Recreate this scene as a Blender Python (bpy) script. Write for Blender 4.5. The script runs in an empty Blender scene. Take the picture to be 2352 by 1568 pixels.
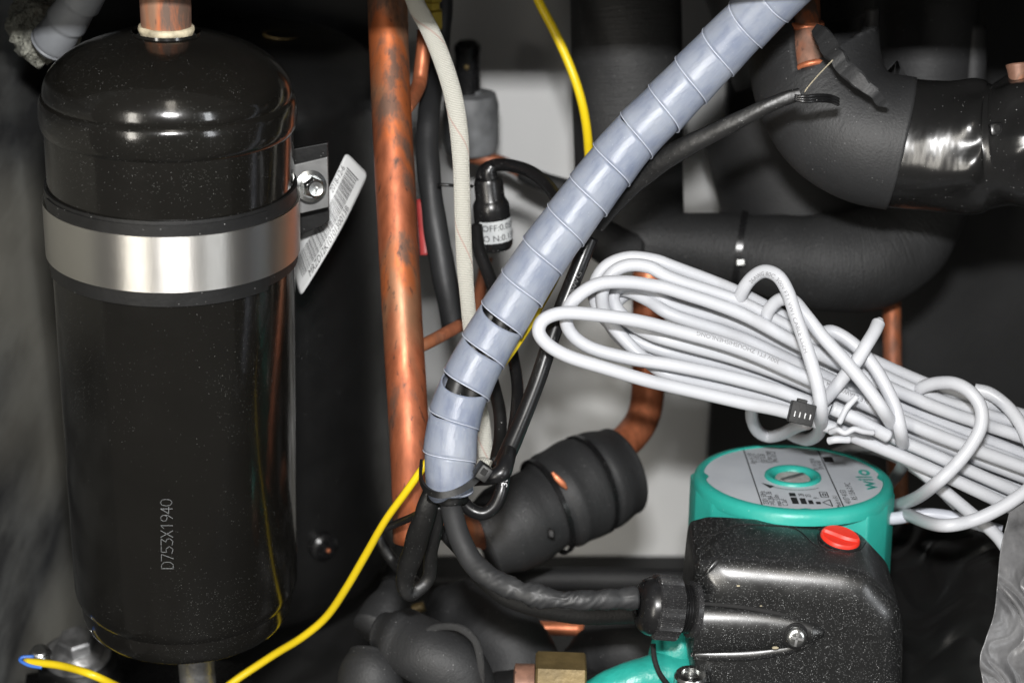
import bpy, bmesh, math, random
from mathutils import Vector, Matrix, noise
random.seed(7)
R = math.radians
scene = bpy.context.scene
COL = scene.collection

# ------------------------------------------------------------------ camera
CH = 0.585                       # lens height above the base pan, metres
PITCH = R(23.3)
FPX = 3900.0                     # focal length in units of a 2352-wide picture
cam_d = bpy.data.cameras.new('camera')
cam_d.sensor_width = 36.0
cam_d.lens = 36.0 * FPX / 2352.0
cam_d.clip_start = 0.01
cam_d.clip_end = 20
cam_d.dof.use_dof = True
cam_d.dof.focus_distance = 0.70
cam_d.dof.aperture_fstop = 8.5
cam = bpy.data.objects.new('camera', cam_d)
COL.objects.link(cam)
cam.location = (0, 0, CH)
cam.rotation_euler = (R(90) - PITCH, 0, 0)
scene.camera = cam
C0 = Vector((0, 0, CH))
FW = Vector((0, math.cos(PITCH), -math.sin(PITCH)))
UP = Vector((0, math.sin(PITCH), math.cos(PITCH)))
RT = Vector((1, 0, 0))

def P(x, y, d):
    """place in the cabinet seen at x,y (2352 x 1568 picture) at distance d"""
    return C0 + FW * d + RT * (d * (x - 1176) / FPX) + UP * (d * (784 - y) / FPX)
def PP(*pts): return [P(*p) for p in pts]
def px(r, d): return r * d / FPX
def on_y(x, y, wy):
    v = P(x, y, 1.0) - C0
    return C0 + v * (wy / v.y)
def on_z(x, y, wz):
    v = P(x, y, 1.0) - C0
    return C0 + v * ((wz - CH) / v.z)
def on_x(x, y, wx):
    v = P(x, y, 1.0) - C0
    return C0 + v * (wx / v.x)
def on_cyl(x, y, A, u, r):
    d = (P(x, y, 1.0) - C0).normalized()
    o = C0 - A
    d2 = d - u * d.dot(u); o2 = o - u * o.dot(u)
    a = d2.dot(d2); b = 2 * d2.dot(o2); c = o2.dot(o2) - r * r
    k = max(b * b - 4 * a * c, 0)
    return C0 + d * ((-b - math.sqrt(k)) / (2 * a))

# ------------------------------------------------------------------ world and lamps
world = bpy.data.worlds.new('World')
scene.world = world
world.use_nodes = True
wb = world.node_tree.nodes['Background']
wb.inputs[0].default_value = (0.98, 0.94, 0.88, 1)
wb.inputs[1].default_value = 0.14

def area(name, loc, target, sx, sy, power, color=(1, 1, 1)):
    l = bpy.data.lights.new(name, 'AREA')
    l.shape = 'RECTANGLE'; l.size = sx; l.size_y = sy; l.energy = power; l.color = color
    o = bpy.data.objects.new(name, l); COL.objects.link(o)
    o.location = loc
    o.rotation_euler = (Vector(target) - Vector(loc)).to_track_quat('-Z', 'Y').to_euler()
    return o
FL = C0 + UP * 0.088
area('camera_flash', FL, P(1176, 820, 0.8), 0.050, 0.022, 7.2, (1.0, 0.99, 0.98))
area('window_light', (-0.98, -1.45, 0.75), (-0.19, 0.7, 0.3), 0.28, 1.3, 24.0, (1.0, 0.95, 0.86))
area('window_light', (1.95, -1.35, 0.80), (-0.19, 0.7, 0.3), 0.30, 1.3, 16.0, (0.94, 0.97, 1.0))
area('overhead_fill', (0.35, -1.1, 2.2), (0.0, 0.75, 0.3), 0.25, 1.2, 8.0, (1.0, 0.93, 0.82))  # added overhead lamp for soft fill and reflections
vs = scene.view_settings
vs.view_transform = 'Standard'; vs.look = 'None'; vs.exposure = 0; vs.gamma = 1

# ------------------------------------------------------------------ materials
M = {}
def nodes_of(name):
    m = bpy.data.materials.new(name); m.use_nodes = True
    nt = m.node_tree; M[name] = m
    return m, nt, nt.nodes['Principled BSDF']
def nd(nt, t, **kw):
    n = nt.nodes.new(t)
    for k, v in kw.items():
        if k.startswith('i_'): n.inputs[k[2:]].default_value = v
        else: setattr(n, k, v)
    return n
def lk(nt, a, b): nt.links.new(a, b)
def coord(nt, scale=(1, 1, 1), kind='Object'):
    tc = nd(nt, 'ShaderNodeTexCoord'); mp = nd(nt, 'ShaderNodeMapping')
    mp.inputs['Scale'].default_value = scale
    lk(nt, tc.outputs[kind], mp.inputs[0])
    return mp.outputs[0]
def noise_n(nt, vec, scale, detail=4, rough=.55):
    n = nd(nt, 'ShaderNodeTexNoise'); n.inputs['Scale'].default_value = scale
    n.inputs['Detail'].default_value = detail; n.inputs['Roughness'].default_value = rough
    lk(nt, vec, n.inputs['Vector']); return n.outputs['Fac']
def ramp(nt, fac, stops, interp='LINEAR'):
    r = nd(nt, 'ShaderNodeValToRGB'); cr = r.color_ramp; cr.interpolation = interp
    while len(cr.elements) < len(stops): cr.elements.new(.5)
    for e, (p, c) in zip(cr.elements, stops):
        e.position = p; e.color = (c, c, c, 1) if not hasattr(c, '__len__') else (*c, 1)
    lk(nt, fac, r.inputs[0]); return r.outputs[0]
def mix(nt, fac, a, b, bt='MIX'):
    n = nd(nt, 'ShaderNodeMix', data_type='RGBA', blend_type=bt)
    for s, v in (('Factor', fac), ('A', a), ('B', b)):
        i = [q for q in n.inputs if q.name == s and (q.type == ('VALUE' if s == 'Factor' else 'RGBA'))][0]
        if hasattr(v, 'node'): lk(nt, v, i)
        elif s == 'Factor': i.default_value = v
        else: i.default_value = (*v, 1)
    return [q for q in n.outputs if q.type == 'RGBA'][0]
def mth(nt, op, a, b=None):
    n = nd(nt, 'ShaderNodeMath', operation=op)
    for i, v in enumerate((a, b)):
        if v is None: continue
        if hasattr(v, 'node'): lk(nt, v, n.inputs[i])
        else: n.inputs[i].default_value = v
    return n.outputs[0]
def bump(nt, b, h, strength, dist=.001):
    n = nd(nt, 'ShaderNodeBump'); n.inputs['Strength'].default_value = strength
    n.inputs['Distance'].default_value = dist
    lk(nt, h, n.inputs['Height']); lk(nt, n.outputs[0], b.inputs['Normal'])
def specks(nt, vec, scale, density, size=.28, mask_scale=None):
    """settled dust: sparse fine grains"""
    v = nd(nt, 'ShaderNodeTexVoronoi'); v.inputs['Scale'].default_value = scale
    lk(nt, vec, v.inputs['Vector'])
    near = mth(nt, 'LESS_THAN', v.outputs['Distance'], size)
    sep = nd(nt, 'ShaderNodeSeparateColor'); lk(nt, v.outputs['Color'], sep.inputs[0])
    if mask_scale:
        mk = ramp(nt, noise_n(nt, vec, mask_scale, 2), [(.44, .03), (.68, 1.0)])
        thr = mth(nt, 'MULTIPLY', mk, density)
    else: thr = density
    few = mth(nt, 'LESS_THAN', sep.outputs[0], thr)
    br = ramp(nt, sep.outputs[1], [(0, .12), (.8, .4), (1, 1)])
    return mth(nt, 'MULTIPLY', mth(nt, 'MULTIPLY', near, few), br)

def simple(name, col, rough=.5, metal=0, nscale=None, var=.15, bmp=0, bscale=600, dust=None, coat=0, spec=.5, bdist=.001, dcol=(.45, .45, .44)):
    m, nt, b = nodes_of(name)
    b.inputs['Roughness'].default_value = rough; b.inputs['Metallic'].default_value = metal
    b.inputs['Coat Weight'].default_value = coat; b.inputs['Specular IOR Level'].default_value = spec
    v = coord(nt)
    n = noise_n(nt, v, nscale or 60, 5)
    lo = tuple(c * (1 - var) for c in col); hi = tuple(min(c * (1 + var), 1) for c in col)
    out = mix(nt, ramp(nt, n, [(.3, 0), (.7, 1)]), lo, hi)
    if dust:
        s = specks(nt, v, *dust)
        out = mix(nt, s, out, dcol)
    lk(nt, out, b.inputs['Base Color'])
    rr = ramp(nt, noise_n(nt, v, (nscale or 60) * 2.3, 4), [(.3, max(rough - .05, .02)), (.75, min(rough + .07, 1))])
    lk(nt, rr, b.inputs['Roughness'])
    if bmp: bump(nt, b, noise_n(nt, v, bscale, 3), bmp, bdist)
    return m

simple('tank_paint', (.0058, .0054, .0046), .15, nscale=30, var=.12, dcol=(.3, .3, .29), dust=(1500, .62, .17, 15), coat=.12, bmp=.05, bscale=350)
simple('compressor_paint', (.0085, .0085, .0085), .34, nscale=40, dust=(1200, .06, .15, 20), bmp=.1, bscale=300)
simple('black_plastic', (.009, .009, .0095), .28, nscale=80, dust=(1500, .12, .18), bmp=.02, bscale=700)
simple('gland_plastic', (.022, .022, .023), .27, nscale=80, dust=(2000, .45, .24), bmp=.03, bscale=900)
simple('box_plastic', (.0085, .0088, .009), .33, nscale=80, spec=.95, dust=(1900, .60, .22), bmp=.03, bscale=700, bdist=.0004, dcol=(.8, .82, .82))
simple('black_cable', (.008, .008, .0085), .30, nscale=50, dust=(1600, .06, .2))
simple('heat_shrink', (.0065, .0065, .0065), .42, nscale=40, var=.3, dust=(1600, .1, .2), bmp=.25, bscale=250)
simple('rubber', (.0055, .0055, .0055), .5, nscale=60, var=.3, dust=(900, .08, .2), bmp=.1, bscale=500)
simple('black_hose', (.019, .0195, .0205), .52, nscale=30, var=.25, bmp=.1, bscale=300)
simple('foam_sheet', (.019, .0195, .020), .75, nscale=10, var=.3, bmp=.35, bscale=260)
simple('dark_metal', (.022, .022, .022), .55, nscale=20, var=.4)
simple('wall_paint', (.70, .705, .70), .5, nscale=9, var=.04, bmp=.05, bscale=500)
simple('shelf_metal', (.30, .30, .30), .6, nscale=20)
simple('cable_print', (.19, .19, .20), .6)
simple('white_cable', (.475, .487, .515), .38, nscale=25, var=.03)
simple('white_cable_shade', (.50, .52, .58), .4, nscale=25, var=.05)
simple('yellow_wire', (.74, .54, .012), .30, nscale=40, var=.04)
simple('red_plastic', (.80, .035, .018), .42, nscale=50, var=.06)
simple('red_sleeve', (.35, .04, .04), .5, nscale=50, var=.3)
simple('blue_plastic', (.04, .15, .55), .4)
simple('teal_paint', (.024, .345, .285), .40, nscale=45, var=.07, bmp=.12, bscale=450, dust=(700, .03, .2), dcol=(.3, .6, .55))
simple('teal_cast', (.022, .33, .275), .38, nscale=55, var=.16, bmp=.5, bscale=160, bdist=.0015)
simple('teal_ink', (.04, .40, .34), .5)
simple('print_grey', (.30, .31, .32), .6)
simple('print_faint', (.10, .10, .10), .6)
simple('print_white', (.55, .56, .57), .6)
simple('print_black', (.012, .012, .013), .5)
simple('print_soft', (.055, .055, .06), .5)
simple('zinc', (.62, .63, .62), .24, metal=1, nscale=120, var=.2)
simple('bright_screw', (.52, .51, .49), .4, metal=.35, nscale=160, var=.3)
simple('zinc_plate', (.20, .20, .198), .55, metal=.3, nscale=200, var=.12)
simple('dull_steel', (.36, .36, .36), .42, metal=.85, nscale=90, var=.5, bmp=.5, bscale=300)
simple('brass', (.15, .108, .045), .5, metal=.4, nscale=70, var=.35, bmp=.3, bscale=300)
simple('brass_bright', (.50, .38, .06), .35, metal=.7, nscale=70, var=.3)
simple('sealant', (.44, .385, .27), .6, nscale=160, var=.45, bmp=.6, bscale=300)
simple('glass_wool', (.34, .34, .29), .9, nscale=140, var=.5, bmp=1, bscale=500, bdist=.003)
simple('grey_wrap', (.20, .21, .225), .4, nscale=60, var=.12)
simple('valve_grey', (.16, .165, .17), .5, nscale=60, var=.5)
simple('dark_gap', (.004, .004, .004), .8)

# brushed steel strap: grooves run round the band
m, nt, b = nodes_of('strap_steel')
v = coord(nt, (1, 1, 1), 'UV')
b.inputs['Metallic'].default_value = 1
b.inputs['Base Color'].default_value = (.74, .72, .68, 1)
b.inputs['Anisotropic'].default_value = .9
b.inputs['Roughness'].default_value = .30
mp = nd(nt, 'ShaderNodeMapping'); mp.inputs['Scale'].default_value = (60, 9000, 1); lk(nt, v, mp.inputs[0])
nn = noise_n(nt, mp.outputs[0], 1, 3)
lk(nt, ramp(nt, nn, [(.3, .32), (.7, .42)]), b.inputs['Roughness'])
bump(nt, b, nn, .08, .0003)
tg = nd(nt, 'ShaderNodeTangent', direction_type='UV_MAP'); lk(nt, tg.outputs[0], b.inputs['Tangent'])

# copper, with dark oxide stains stretched along the pipe
def copper(name, base, amount, rough=.34, metal=.75, stretch=.25):
    m, nt, b = nodes_of(name)
    b.inputs['Metallic'].default_value = metal * .85
    v = coord(nt, (1, 1, stretch))
    n1 = noise_n(nt, v, 75, 7, .62); n2 = noise_n(nt, v, 240, 5, .6); n3 = noise_n(nt, v, 28, 3)
    c = mix(nt, ramp(nt, n2, [(.35, 0), (.7, 1)]), base, tuple(min(1, k * 1.55) for k in base))
    c = mix(nt, mth(nt, 'MULTIPLY', ramp(nt, n3, [(.50, 0), (.60, 1)]), .6 * min(1, amount * 1.3)), c, (.27, .165, .095))
    c = mix(nt, mth(nt, 'MULTIPLY', ramp(nt, noise_n(nt, v, 46, 3), [(.54, 0), (.62, 1)]), .8 * min(1, amount * 1.3)), c, (.46, .115, .03))
    c = mix(nt, mth(nt, 'MULTIPLY', ramp(nt, n1, [(.52, 0), (.62, 1)]), amount), c, (.12, .075, .055))
    n4 = noise_n(nt, v, 420, 3)
    c = mix(nt, mth(nt, 'MULTIPLY', ramp(nt, n4, [(.62, 0), (.7, 1)]), amount * .7), c, (.05, .035, .03))
    lk(nt, c, b.inputs['Base Color'])
    lk(nt, ramp(nt, n1, [(.3, rough - .06), (.7, rough + .22)]), b.inputs['Roughness'])
    bump(nt, b, n2, .12, .0006)
copper('copper_stained', (.265, .080, .036), .9, .44, .7)
copper('copper_clean', (.46, .15, .07), .15, .34, .6)
copper('copper_dull', (.27, .095, .048), .55, .46, .4)
copper('copper_grey', (.20, .105, .072), 1.0, .5, .3)

# spiral wrap: cloudy bluish polyethylene
m, nt, b = nodes_of('spiral_plastic')
v = coord(nt); vu = coord(nt, (14, 13, 1), 'UV')
n = noise_n(nt, v, 55, 4); n2 = noise_n(nt, vu, 1, 4)
c = mix(nt, ramp(nt, n, [(.3, 0), (.72, 1)]), (.215, .248, .33), (.34, .37, .43))
c = mix(nt, mth(nt, 'MULTIPLY', ramp(nt, n2, [(.50, 0), (.70, 1)]), .5), c, (.34, .365, .42))
c = mix(nt, mth(nt, 'MULTIPLY', ramp(nt, n2, [(.28, 1), (.46, 0)]), .38), c, (.085, .105, .19))
c = mix(nt, specks(nt, v, 1500, .14, .17), c, (.7, .72, .76))
lk(nt, c, b.inputs['Base Color'])
b.inputs['Roughness'].default_value = .38; b.inputs['Specular IOR Level'].default_value = .34
b.inputs['Transmission Weight'].default_value = .22
b.inputs['IOR'].default_value = 1.5
b.inputs['Subsurface Weight'].default_value = .25
b.inputs['Subsurface Radius'].default_value = (.003, .004, .006)
bump(nt, b, mth(nt, 'ADD', mth(nt, 'MULTIPLY', noise_n(nt, v, 90, 2), .6), noise_n(nt, coord(nt, (30, 60, 1), 'UV'), 1, 3)), .14, .0012)

simple('spiral_edge', (.60, .64, .74), .35, nscale=50)

# braided fibreglass sleeve
m, nt, b = nodes_of('braid')
vu = coord(nt, (1, 1, 1), 'UV')
sp = nd(nt, 'ShaderNodeSeparateXYZ'); lk(nt, vu, sp.inputs[0])
a1 = mth(nt, 'SINE', mth(nt, 'ADD', mth(nt, 'MULTIPLY', sp.outputs[0], 4200), mth(nt, 'MULTIPLY', sp.outputs[1], 0)))
a2 = mth(nt, 'SINE', mth(nt, 'MULTIPLY', sp.outputs[1], 6.2832 * 24))
w = mth(nt, 'MULTIPLY', a1, a2)
h = mth(nt, 'ADD', mth(nt, 'MULTIPLY', mth(nt, 'ABSOLUTE', a1), .5), mth(nt, 'MULTIPLY', mth(nt, 'ABSOLUTE', a2), .5))
c = mix(nt, ramp(nt, h, [(.15, 0), (.75, 1)]), (.30, .285, .23), (.74, .73, .66))
# the red tracer thread that winds round the sleeve
tr = mth(nt, 'FRACT', mth(nt, 'ADD', mth(nt, 'MULTIPLY', sp.outputs[0], 21.0), sp.outputs[1]))
trm = mth(nt, 'MULTIPLY', mth(nt, 'LESS_THAN', mth(nt, 'ABSOLUTE', mth(nt, 'SUBTRACT', tr, .5)), .018), mth(nt, 'GREATER_THAN', h, .62))
c = mix(nt, mth(nt, 'MULTIPLY', trm, .5), c, (.55, .14, .10))
lk(nt, c, b.inputs['Base Color']); b.inputs['Roughness'].default_value = .6
bump(nt, b, h, .8, .0008)

# closed-cell foam, fine crosswise wrinkles
def foam(name, base, rough, strength, sc=(900, 90), dusty=.1):
    m, nt, b = nodes_of(name)
    v = coord(nt); vu = coord(nt, (sc[0], sc[1] * .12, 1), 'UV')
    n = noise_n(nt, vu, 1, 4, .6)
    big = noise_n(nt, v, 22, 4)
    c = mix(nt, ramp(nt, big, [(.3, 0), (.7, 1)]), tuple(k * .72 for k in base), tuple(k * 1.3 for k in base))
    if dusty: c = mix(nt, specks(nt, v, 900, dusty, .2), c, (.25, .25, .25))
    lk(nt, c, b.inputs['Base Color'])
    b.inputs['Roughness'].default_value = rough
    hh = mth(nt, 'ADD', n, mth(nt, 'MULTIPLY', noise_n(nt, v, 900, 2), .5))
    bump(nt, b, hh, strength, .0012)
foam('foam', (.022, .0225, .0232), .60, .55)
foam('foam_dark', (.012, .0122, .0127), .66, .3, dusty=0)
foam('foam_wrap', (.0205, .021, .022), .6, .3, (300, 60), .08)
foam('foam_edge', (.050, .050, .050), .8, .9, (2500, 600), .25)

# glossy black pvc tape with puckers
m, nt, b = nodes_of('tape')
v = coord(nt); b.inputs['Base Color'].default_value = (.010, .010, .010, 1)
b.inputs['Roughness'].default_value = .24
n1 = mth(nt, 'ADD', noise_n(nt, v, 14, 2, .4), mth(nt, 'MULTIPLY', noise_n(nt, coord(nt, (1, 1, .3)), 70, 3, .5), .22))
bump(nt, b, n1, .35, .012)
lk(nt, mix(nt, specks(nt, v, 900, .1, .2), (.010, .010, .010), (.3, .3, .3)), b.inputs['Base Color'])

# crumpled black bag
m, nt, b = nodes_of('bag_black')
v = coord(nt, (1, 1, 1)); b.inputs['Base Color'].default_value = (.008, .008, .008, 1)
b.inputs['Roughness'].default_value = .36; b.inputs['Specular IOR Level'].default_value = .35
bump(nt, b, noise_n(nt, v, 30, 2, .4), .25, .006)

# dull translucent foil with creases
m, nt, b = nodes_of('bag_clear')
v = coord(nt)
n1 = noise_n(nt, v, 40, 6, .65)
lk(nt, mix(nt, ramp(nt, n1, [(.35, 0), (.7, 1)]), (.085, .085, .088), (.24, .24, .245)), b.inputs['Base Color'])
b.inputs['Roughness'].default_value = .33
b.inputs['Alpha'].default_value = .88
bump(nt, b, noise_n(nt, v, 60, 3, .5), .35, .003)

# stained galvanised sheet
m, nt, b = nodes_of('galvanised')
v = coord(nt, (1, .35, 1)); 
n1 = noise_n(nt, v, 14, 7, .62); n2 = noise_n(nt, v, 34, 5, .6); n3 = noise_n(nt, v, 5, 2)
c = mix(nt, ramp(nt, n1, [(.38, 0), (.60, 1)]), (.065, .067, .069), (.25, .254, .242))
c = mix(nt, mth(nt, 'MULTIPLY', ramp(nt, n2, [(.50, 0), (.62, 1)]), .55), c, (.05, .05, .052))
c = mix(nt, mth(nt, 'MULTIPLY', ramp(nt, n3, [(.50, 0), (.62, 1)]), .6), c, (.50, .48, .41))
lk(nt, c, b.inputs['Base Color']); b.inputs['Roughness'].default_value = .55; b.inputs['Metallic'].default_value = .05
bump(nt, b, n2, .2, .002)

# silver rating plate
m, nt, b = nodes_of('rating_plate')
v = coord(nt)
lk(nt, mix(nt, ramp(nt, noise_n(nt, v, 30, 4), [(.3, 0), (.7, 1)]), (.47, .50, .545), (.60, .63, .67)), b.inputs['Base Color'])
b.inputs['Metallic'].default_value = .05; b.inputs['Roughness'].default_value = .36
simple('sticker', (.60, .61, .61), .45, var=.02)
simple('sticker_small', (.52, .54, .55), .45, var=.05)

# ------------------------------------------------------------------ object helpers
WP = {}      # world place of each object that parents others
def tagp(o, label=None, cat=None, group=None, kind=None):
    if label: o['label'] = label
    if cat: o['category'] = cat
    if group: o['group'] = group
    if kind: o['kind'] = kind
    return o
def thing(name, label, cat, loc, group=None):
    o = bpy.data.objects.new(name, None); o.empty_display_size = .01
    COL.objects.link(o); o.location = loc; WP[o.name] = Vector(loc)
    return tagp(o, label, cat, group)
def mk(name, geo, mat, parent=None, smooth=True, label=None, cat=None, group=None, kind=None, auto=None):
    V, F = geo[0], geo[1]; UV = geo[2] if len(geo) > 2 else None
    V = [Vector(v) for v in V]
    if parent is not None: org = WP[parent.name]
    else:
        org = sum(V, Vector()) / len(V)
    me = bpy.data.meshes.new(name)
    me.from_pydata([tuple(v - org) for v in V], [], F)
    if UV:
        ul = me.uv_layers.new(name='UVMap')
        for p in me.polygons:
            us = [UV[me.loops[l].vertex_index] for l in p.loop_indices]
            wrap = max(u[1] for u in us) - min(u[1] for u in us) > .5
            for l, u in zip(p.loop_indices, us):
                ul.data[l].uv = (u[0], u[1] + 1 if wrap and u[1] < .5 else u[1])
    me.materials.append(M[mat])
    if smooth:
        me.polygons.foreach_set('use_smooth', [True] * len(me.polygons))
        if auto:
            bm = bmesh.new(); bm.from_mesh(me)
            for e in bm.edges:
                if len(e.link_faces) == 2 and e.calc_face_angle(0) > R(auto): e.smooth = False
            bm.to_mesh(me); bm.free()
    me.update()
    o = bpy.data.objects.new(name, me); COL.objects.link(o)
    if parent is not None: o.parent = parent
    else: o.location = org
    WP[o.name] = org
    return tagp(o, label, cat, group, kind)

def frame_of(u):
    u = u.normalized()
    a = Vector((0, -1, 0)) if abs(u.y) < .9 else Vector((0, 0, 1))
    f = (a - u * a.dot(u)).normalized()          # towards the front
    return f, u.cross(f)                         # front, side

def spline(pts, sub):
    out = []
    n = len(pts)
    for i in range(n - 1):
        p0 = pts[i - 1] if i else pts[0] * 2 - pts[1]
        p1, p2 = pts[i], pts[i + 1]
        p3 = pts[i + 2] if i + 2 < n else pts[-1] * 2 - pts[-2]
        for k in range(sub):
            t = k / sub
            out.append(.5 * ((2 * p1) + (p2 - p0) * t + (2 * p0 - 5 * p1 + 4 * p2 - p3) * t * t + (3 * p1 - p0 - 3 * p2 + p3) * t ** 3))
    out.append(pts[-1].copy())
    return out
def along(pts):
    s = [0]
    for a, b2 in zip(pts, pts[1:]): s.append(s[-1] + (b2 - a).length)
    return s
def frames(pts, front=None):
    """tangent, and two cross axes; the first one leans to the viewer"""
    fr = []
    for i, p in enumerate(pts):
        t = (pts[min(i + 1, len(pts) - 1)] - pts[max(i - 1, 0)]).normalized()
        c = (C0 - p).normalized() if front is None else front
        a = (c - t * c.dot(t))
        if a.length < 1e-4: a = fr[-1][1] if fr else frame_of(t)[0]
        a.normalize()
        if fr:
            pa = fr[-1][1]; pa = pa - t * pa.dot(t)
            if pa.length > 1e-5:
                pa.normalize()
                a = (a * .25 + pa * .75) if a.dot(pa) > -.2 else pa
                a = (a - t * a.dot(t)).normalized()
        fr.append((t, a, t.cross(a)))
    return fr
def tube(pts, r, seg=12, sub=6, flat=(1, 1), disp=None, caps=True, wall=0):
    """swept round tube; r number or list per control point; disp(s, phi, point)->metres added"""
    rl = list(r) if hasattr(r, '__len__') else [r] * len(pts)
    C = spline(pts, sub) if sub > 1 else list(pts)
    S = along(C); fr = frames(C)
    V, F, UV = [], [], []
    for i, p in enumerate(C):
        k = min(i / max(sub, 1), len(rl) - 1); k0 = int(k); k1 = min(k0 + 1, len(rl) - 1)
        f_ = k - k0; f_ = f_ * f_ * (3 - 2 * f_)
        rr = rl[k0] * (1 - f_) + rl[k1] * f_
        t, a, s_ = fr[i]
        for j in range(seg):
            ph = 2 * math.pi * j / seg
            q = rr + (disp(S[i], ph, p) if disp else 0)
            V.append(p + a * math.cos(ph) * q * flat[0] + s_ * math.sin(ph) * q * flat[1])
            UV.append((S[i], j / seg))
    n = len(C)
    for i in range(n - 1):
        for j in range(seg):
            j2 = (j + 1) % seg
            F.append((i * seg + j, i * seg + j2, (i + 1) * seg + j2, (i + 1) * seg + j))
    if caps:
        F.append(tuple(reversed(range(seg)))); F.append(tuple((n - 1) * seg + j for j in range(seg)))
    return V, F, UV

def lathe(prof, O, u, seg=64, mod=None, close=True):
    """prof: list of (radius, height along u from O)"""
    u = u.normalized(); f, s_ = frame_of(u)
    V, F, UV = [], [], []
    L = 0
    for i, (r, h) in enumerate(prof):
        if i: L += math.hypot(r - prof[i - 1][0], h - prof[i - 1][1])
        for j in range(seg):
            ph = 2 * math.pi * j / seg
            rr = r + (mod(ph, r, h) if mod else 0)
            V.append(O + u * h + (f * math.cos(ph) + s_ * math.sin(ph)) * rr)
            UV.append((L, j / seg))
    n = len(prof)
    for i in range(n - 1):
        for j in range(seg):
            j2 = (j + 1) % seg
            F.append((i * seg + j, (i + 1) * seg + j, (i + 1) * seg + j2, i * seg + j2))
    if close:
        if prof[0][0] > 1e-6: F.append(tuple(range(seg)))
        if prof[-1][0] > 1e-6: F.append(tuple(reversed([(n - 1) * seg + j for j in range(seg)])))
    return V, F, UV

def join(*gs):
    V, F, UV = [], [], []
    for g in gs:
        o = len(V); V += list(g[0]); F += [tuple(i + o for i in f) for f in g[1]]
        UV += list(g[2]) if len(g) > 2 and g[2] else [(0, 0)] * len(g[0])
    return V, F, UV
def bevelled(V, F, w, seg=3, ang=30):
    bm = bmesh.new()
    vs_ = [bm.verts.new(v) for v in V]
    for f in F: bm.faces.new([vs_[i] for i in f])
    bmesh.ops.recalc_face_normals(bm, faces=bm.faces)
    es = [e for e in bm.edges if len(e.link_faces) == 2 and e.calc_face_angle(0) > R(ang)]
    if w: bmesh.ops.bevel(bm, geom=es, offset=w, segments=seg, profile=.5, affect='EDGES', clamp_overlap=True)
    bm.verts.index_update()
    out = ([v.co.copy() for v in bm.verts], [tuple(v.index for v in f.verts) for f in bm.faces])
    bm.free(); return out
def box(O, ax, ay, az, sx, sy, sz, w=0, seg=2):
    V = [O + ax * (sx * i) + ay * (sy * j) + az * (sz * k) for k in (-.5, .5) for j in (-.5, .5) for i in (-.5, .5)]
    F = [(0, 1, 3, 2), (4, 6, 7, 5), (0, 4, 5, 1), (2, 3, 7, 6), (0, 2, 6, 4), (1, 5, 7, 3)]
    return bevelled(V, F, w, seg)
X, Y, Z = Vector((1, 0, 0)), Vector((0, 1, 0)), Vector((0, 0, 1))
def wbox(x0, x1, y0, y1, z0, z1, w=0):
    return box(Vector(((x0 + x1) / 2, (y0 + y1) / 2, (z0 + z1) / 2)), X, Y, Z, x1 - x0, y1 - y0, z1 - z0, w)
def prism(poly, vec, w=0, seg=3, grow=1.0, ang=20):
    """poly: outline points; swept by vec; the far side scaled by grow about its middle"""
    n = len(poly); c = sum(poly, Vector()) / n
    V = list(poly) + [c + vec + (p - c) * grow for p in poly]
    F = [tuple(reversed(range(n))), tuple(range(n, 2 * n))] + [(i, (i + 1) % n, (i + 1) % n + n, i + n) for i in range(n)]
    return bevelled(V, F, w, seg, ang)

def text_geo(s, size=1.0, ext=0, align='LEFT'):
    cu = bpy.data.curves.new('lettering', 'FONT'); cu.body = s; cu.size = size; cu.align_x = align
    cu.resolution_u = 3
    o = bpy.data.objects.new('lettering', cu); COL.objects.link(o)
    dg = bpy.context.evaluated_depsgraph_get(); dg.update()
    me = bpy.data.meshes.new_from_object(o.evaluated_get(dg))
    V = [v.co.copy() for v in me.vertices]; F = [tuple(p.vertices) for p in me.polygons]
    bpy.data.objects.remove(o); bpy.data.curves.remove(cu); bpy.data.meshes.remove(me)
    return V, F
def tmap(g, fn): return [fn(v.x, v.y) for v in g[0]], g[1]
def wrinkle(amp, scale, seed=0, amp2=0, scale2=0):
    off = Vector((seed * 3.1, seed * 1.7, seed * .9))
    def f(s, ph, p):
        q = p + Vector((math.cos(ph), math.sin(ph), 0)) * .01
        v = amp * noise.noise(q * scale + off)
        if amp2: v += amp2 * abs(noise.noise(q * scale2 + off))
        return v
    return f

# ------------------------------------------------------------------ the cabinet
WY = 0.985
g = wbox(-.30, .42, WY, WY + .004, -.01, .70)
mk('back_wall', g, 'wall_paint', smooth=False, kind='structure')
mk('side_wall', wbox(-.268, -.262, .57, WY, 0, .70), 'galvanised', smooth=False, kind='structure')
mk('side_wall', wbox(.395, .40, .40, WY, 0, .70), 'dark_metal', smooth=False, kind='structure')
mk('base_pan', wbox(-.30, .42, .35, WY, -.006, 0), 'dark_metal', smooth=False, kind='structure')
# the control box shelf that shuts off the top and shades everything below it
sh = P(1176, -24, .62)
mk('control_box_shelf', wbox(-.262, .395, sh.y, WY, sh.z, sh.z + .06, .001), 'shelf_metal', smooth=False, kind='structure')
# back wall: added dark sheet at left, sound-deadening sheet at right
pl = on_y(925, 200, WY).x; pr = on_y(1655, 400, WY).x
mk('dark_lining', wbox(-.262, pl, WY - .012, WY - .001, 0, .66, .002), 'foam_dark', smooth=False, kind='structure')  # black sheet added to darken the wall behind the compressor
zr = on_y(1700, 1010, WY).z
mk('dark_lining', wbox(pr, .395, WY - .014, WY - .001, 0, .66, .002), 'foam_sheet', smooth=False, kind='structure')
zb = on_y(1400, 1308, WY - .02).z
mk('base_rail', wbox(pl - .02, pr + .02, WY - .03, WY - .001, 0, zb, .002), 'foam_dark', smooth=False, kind='structure')

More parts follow.
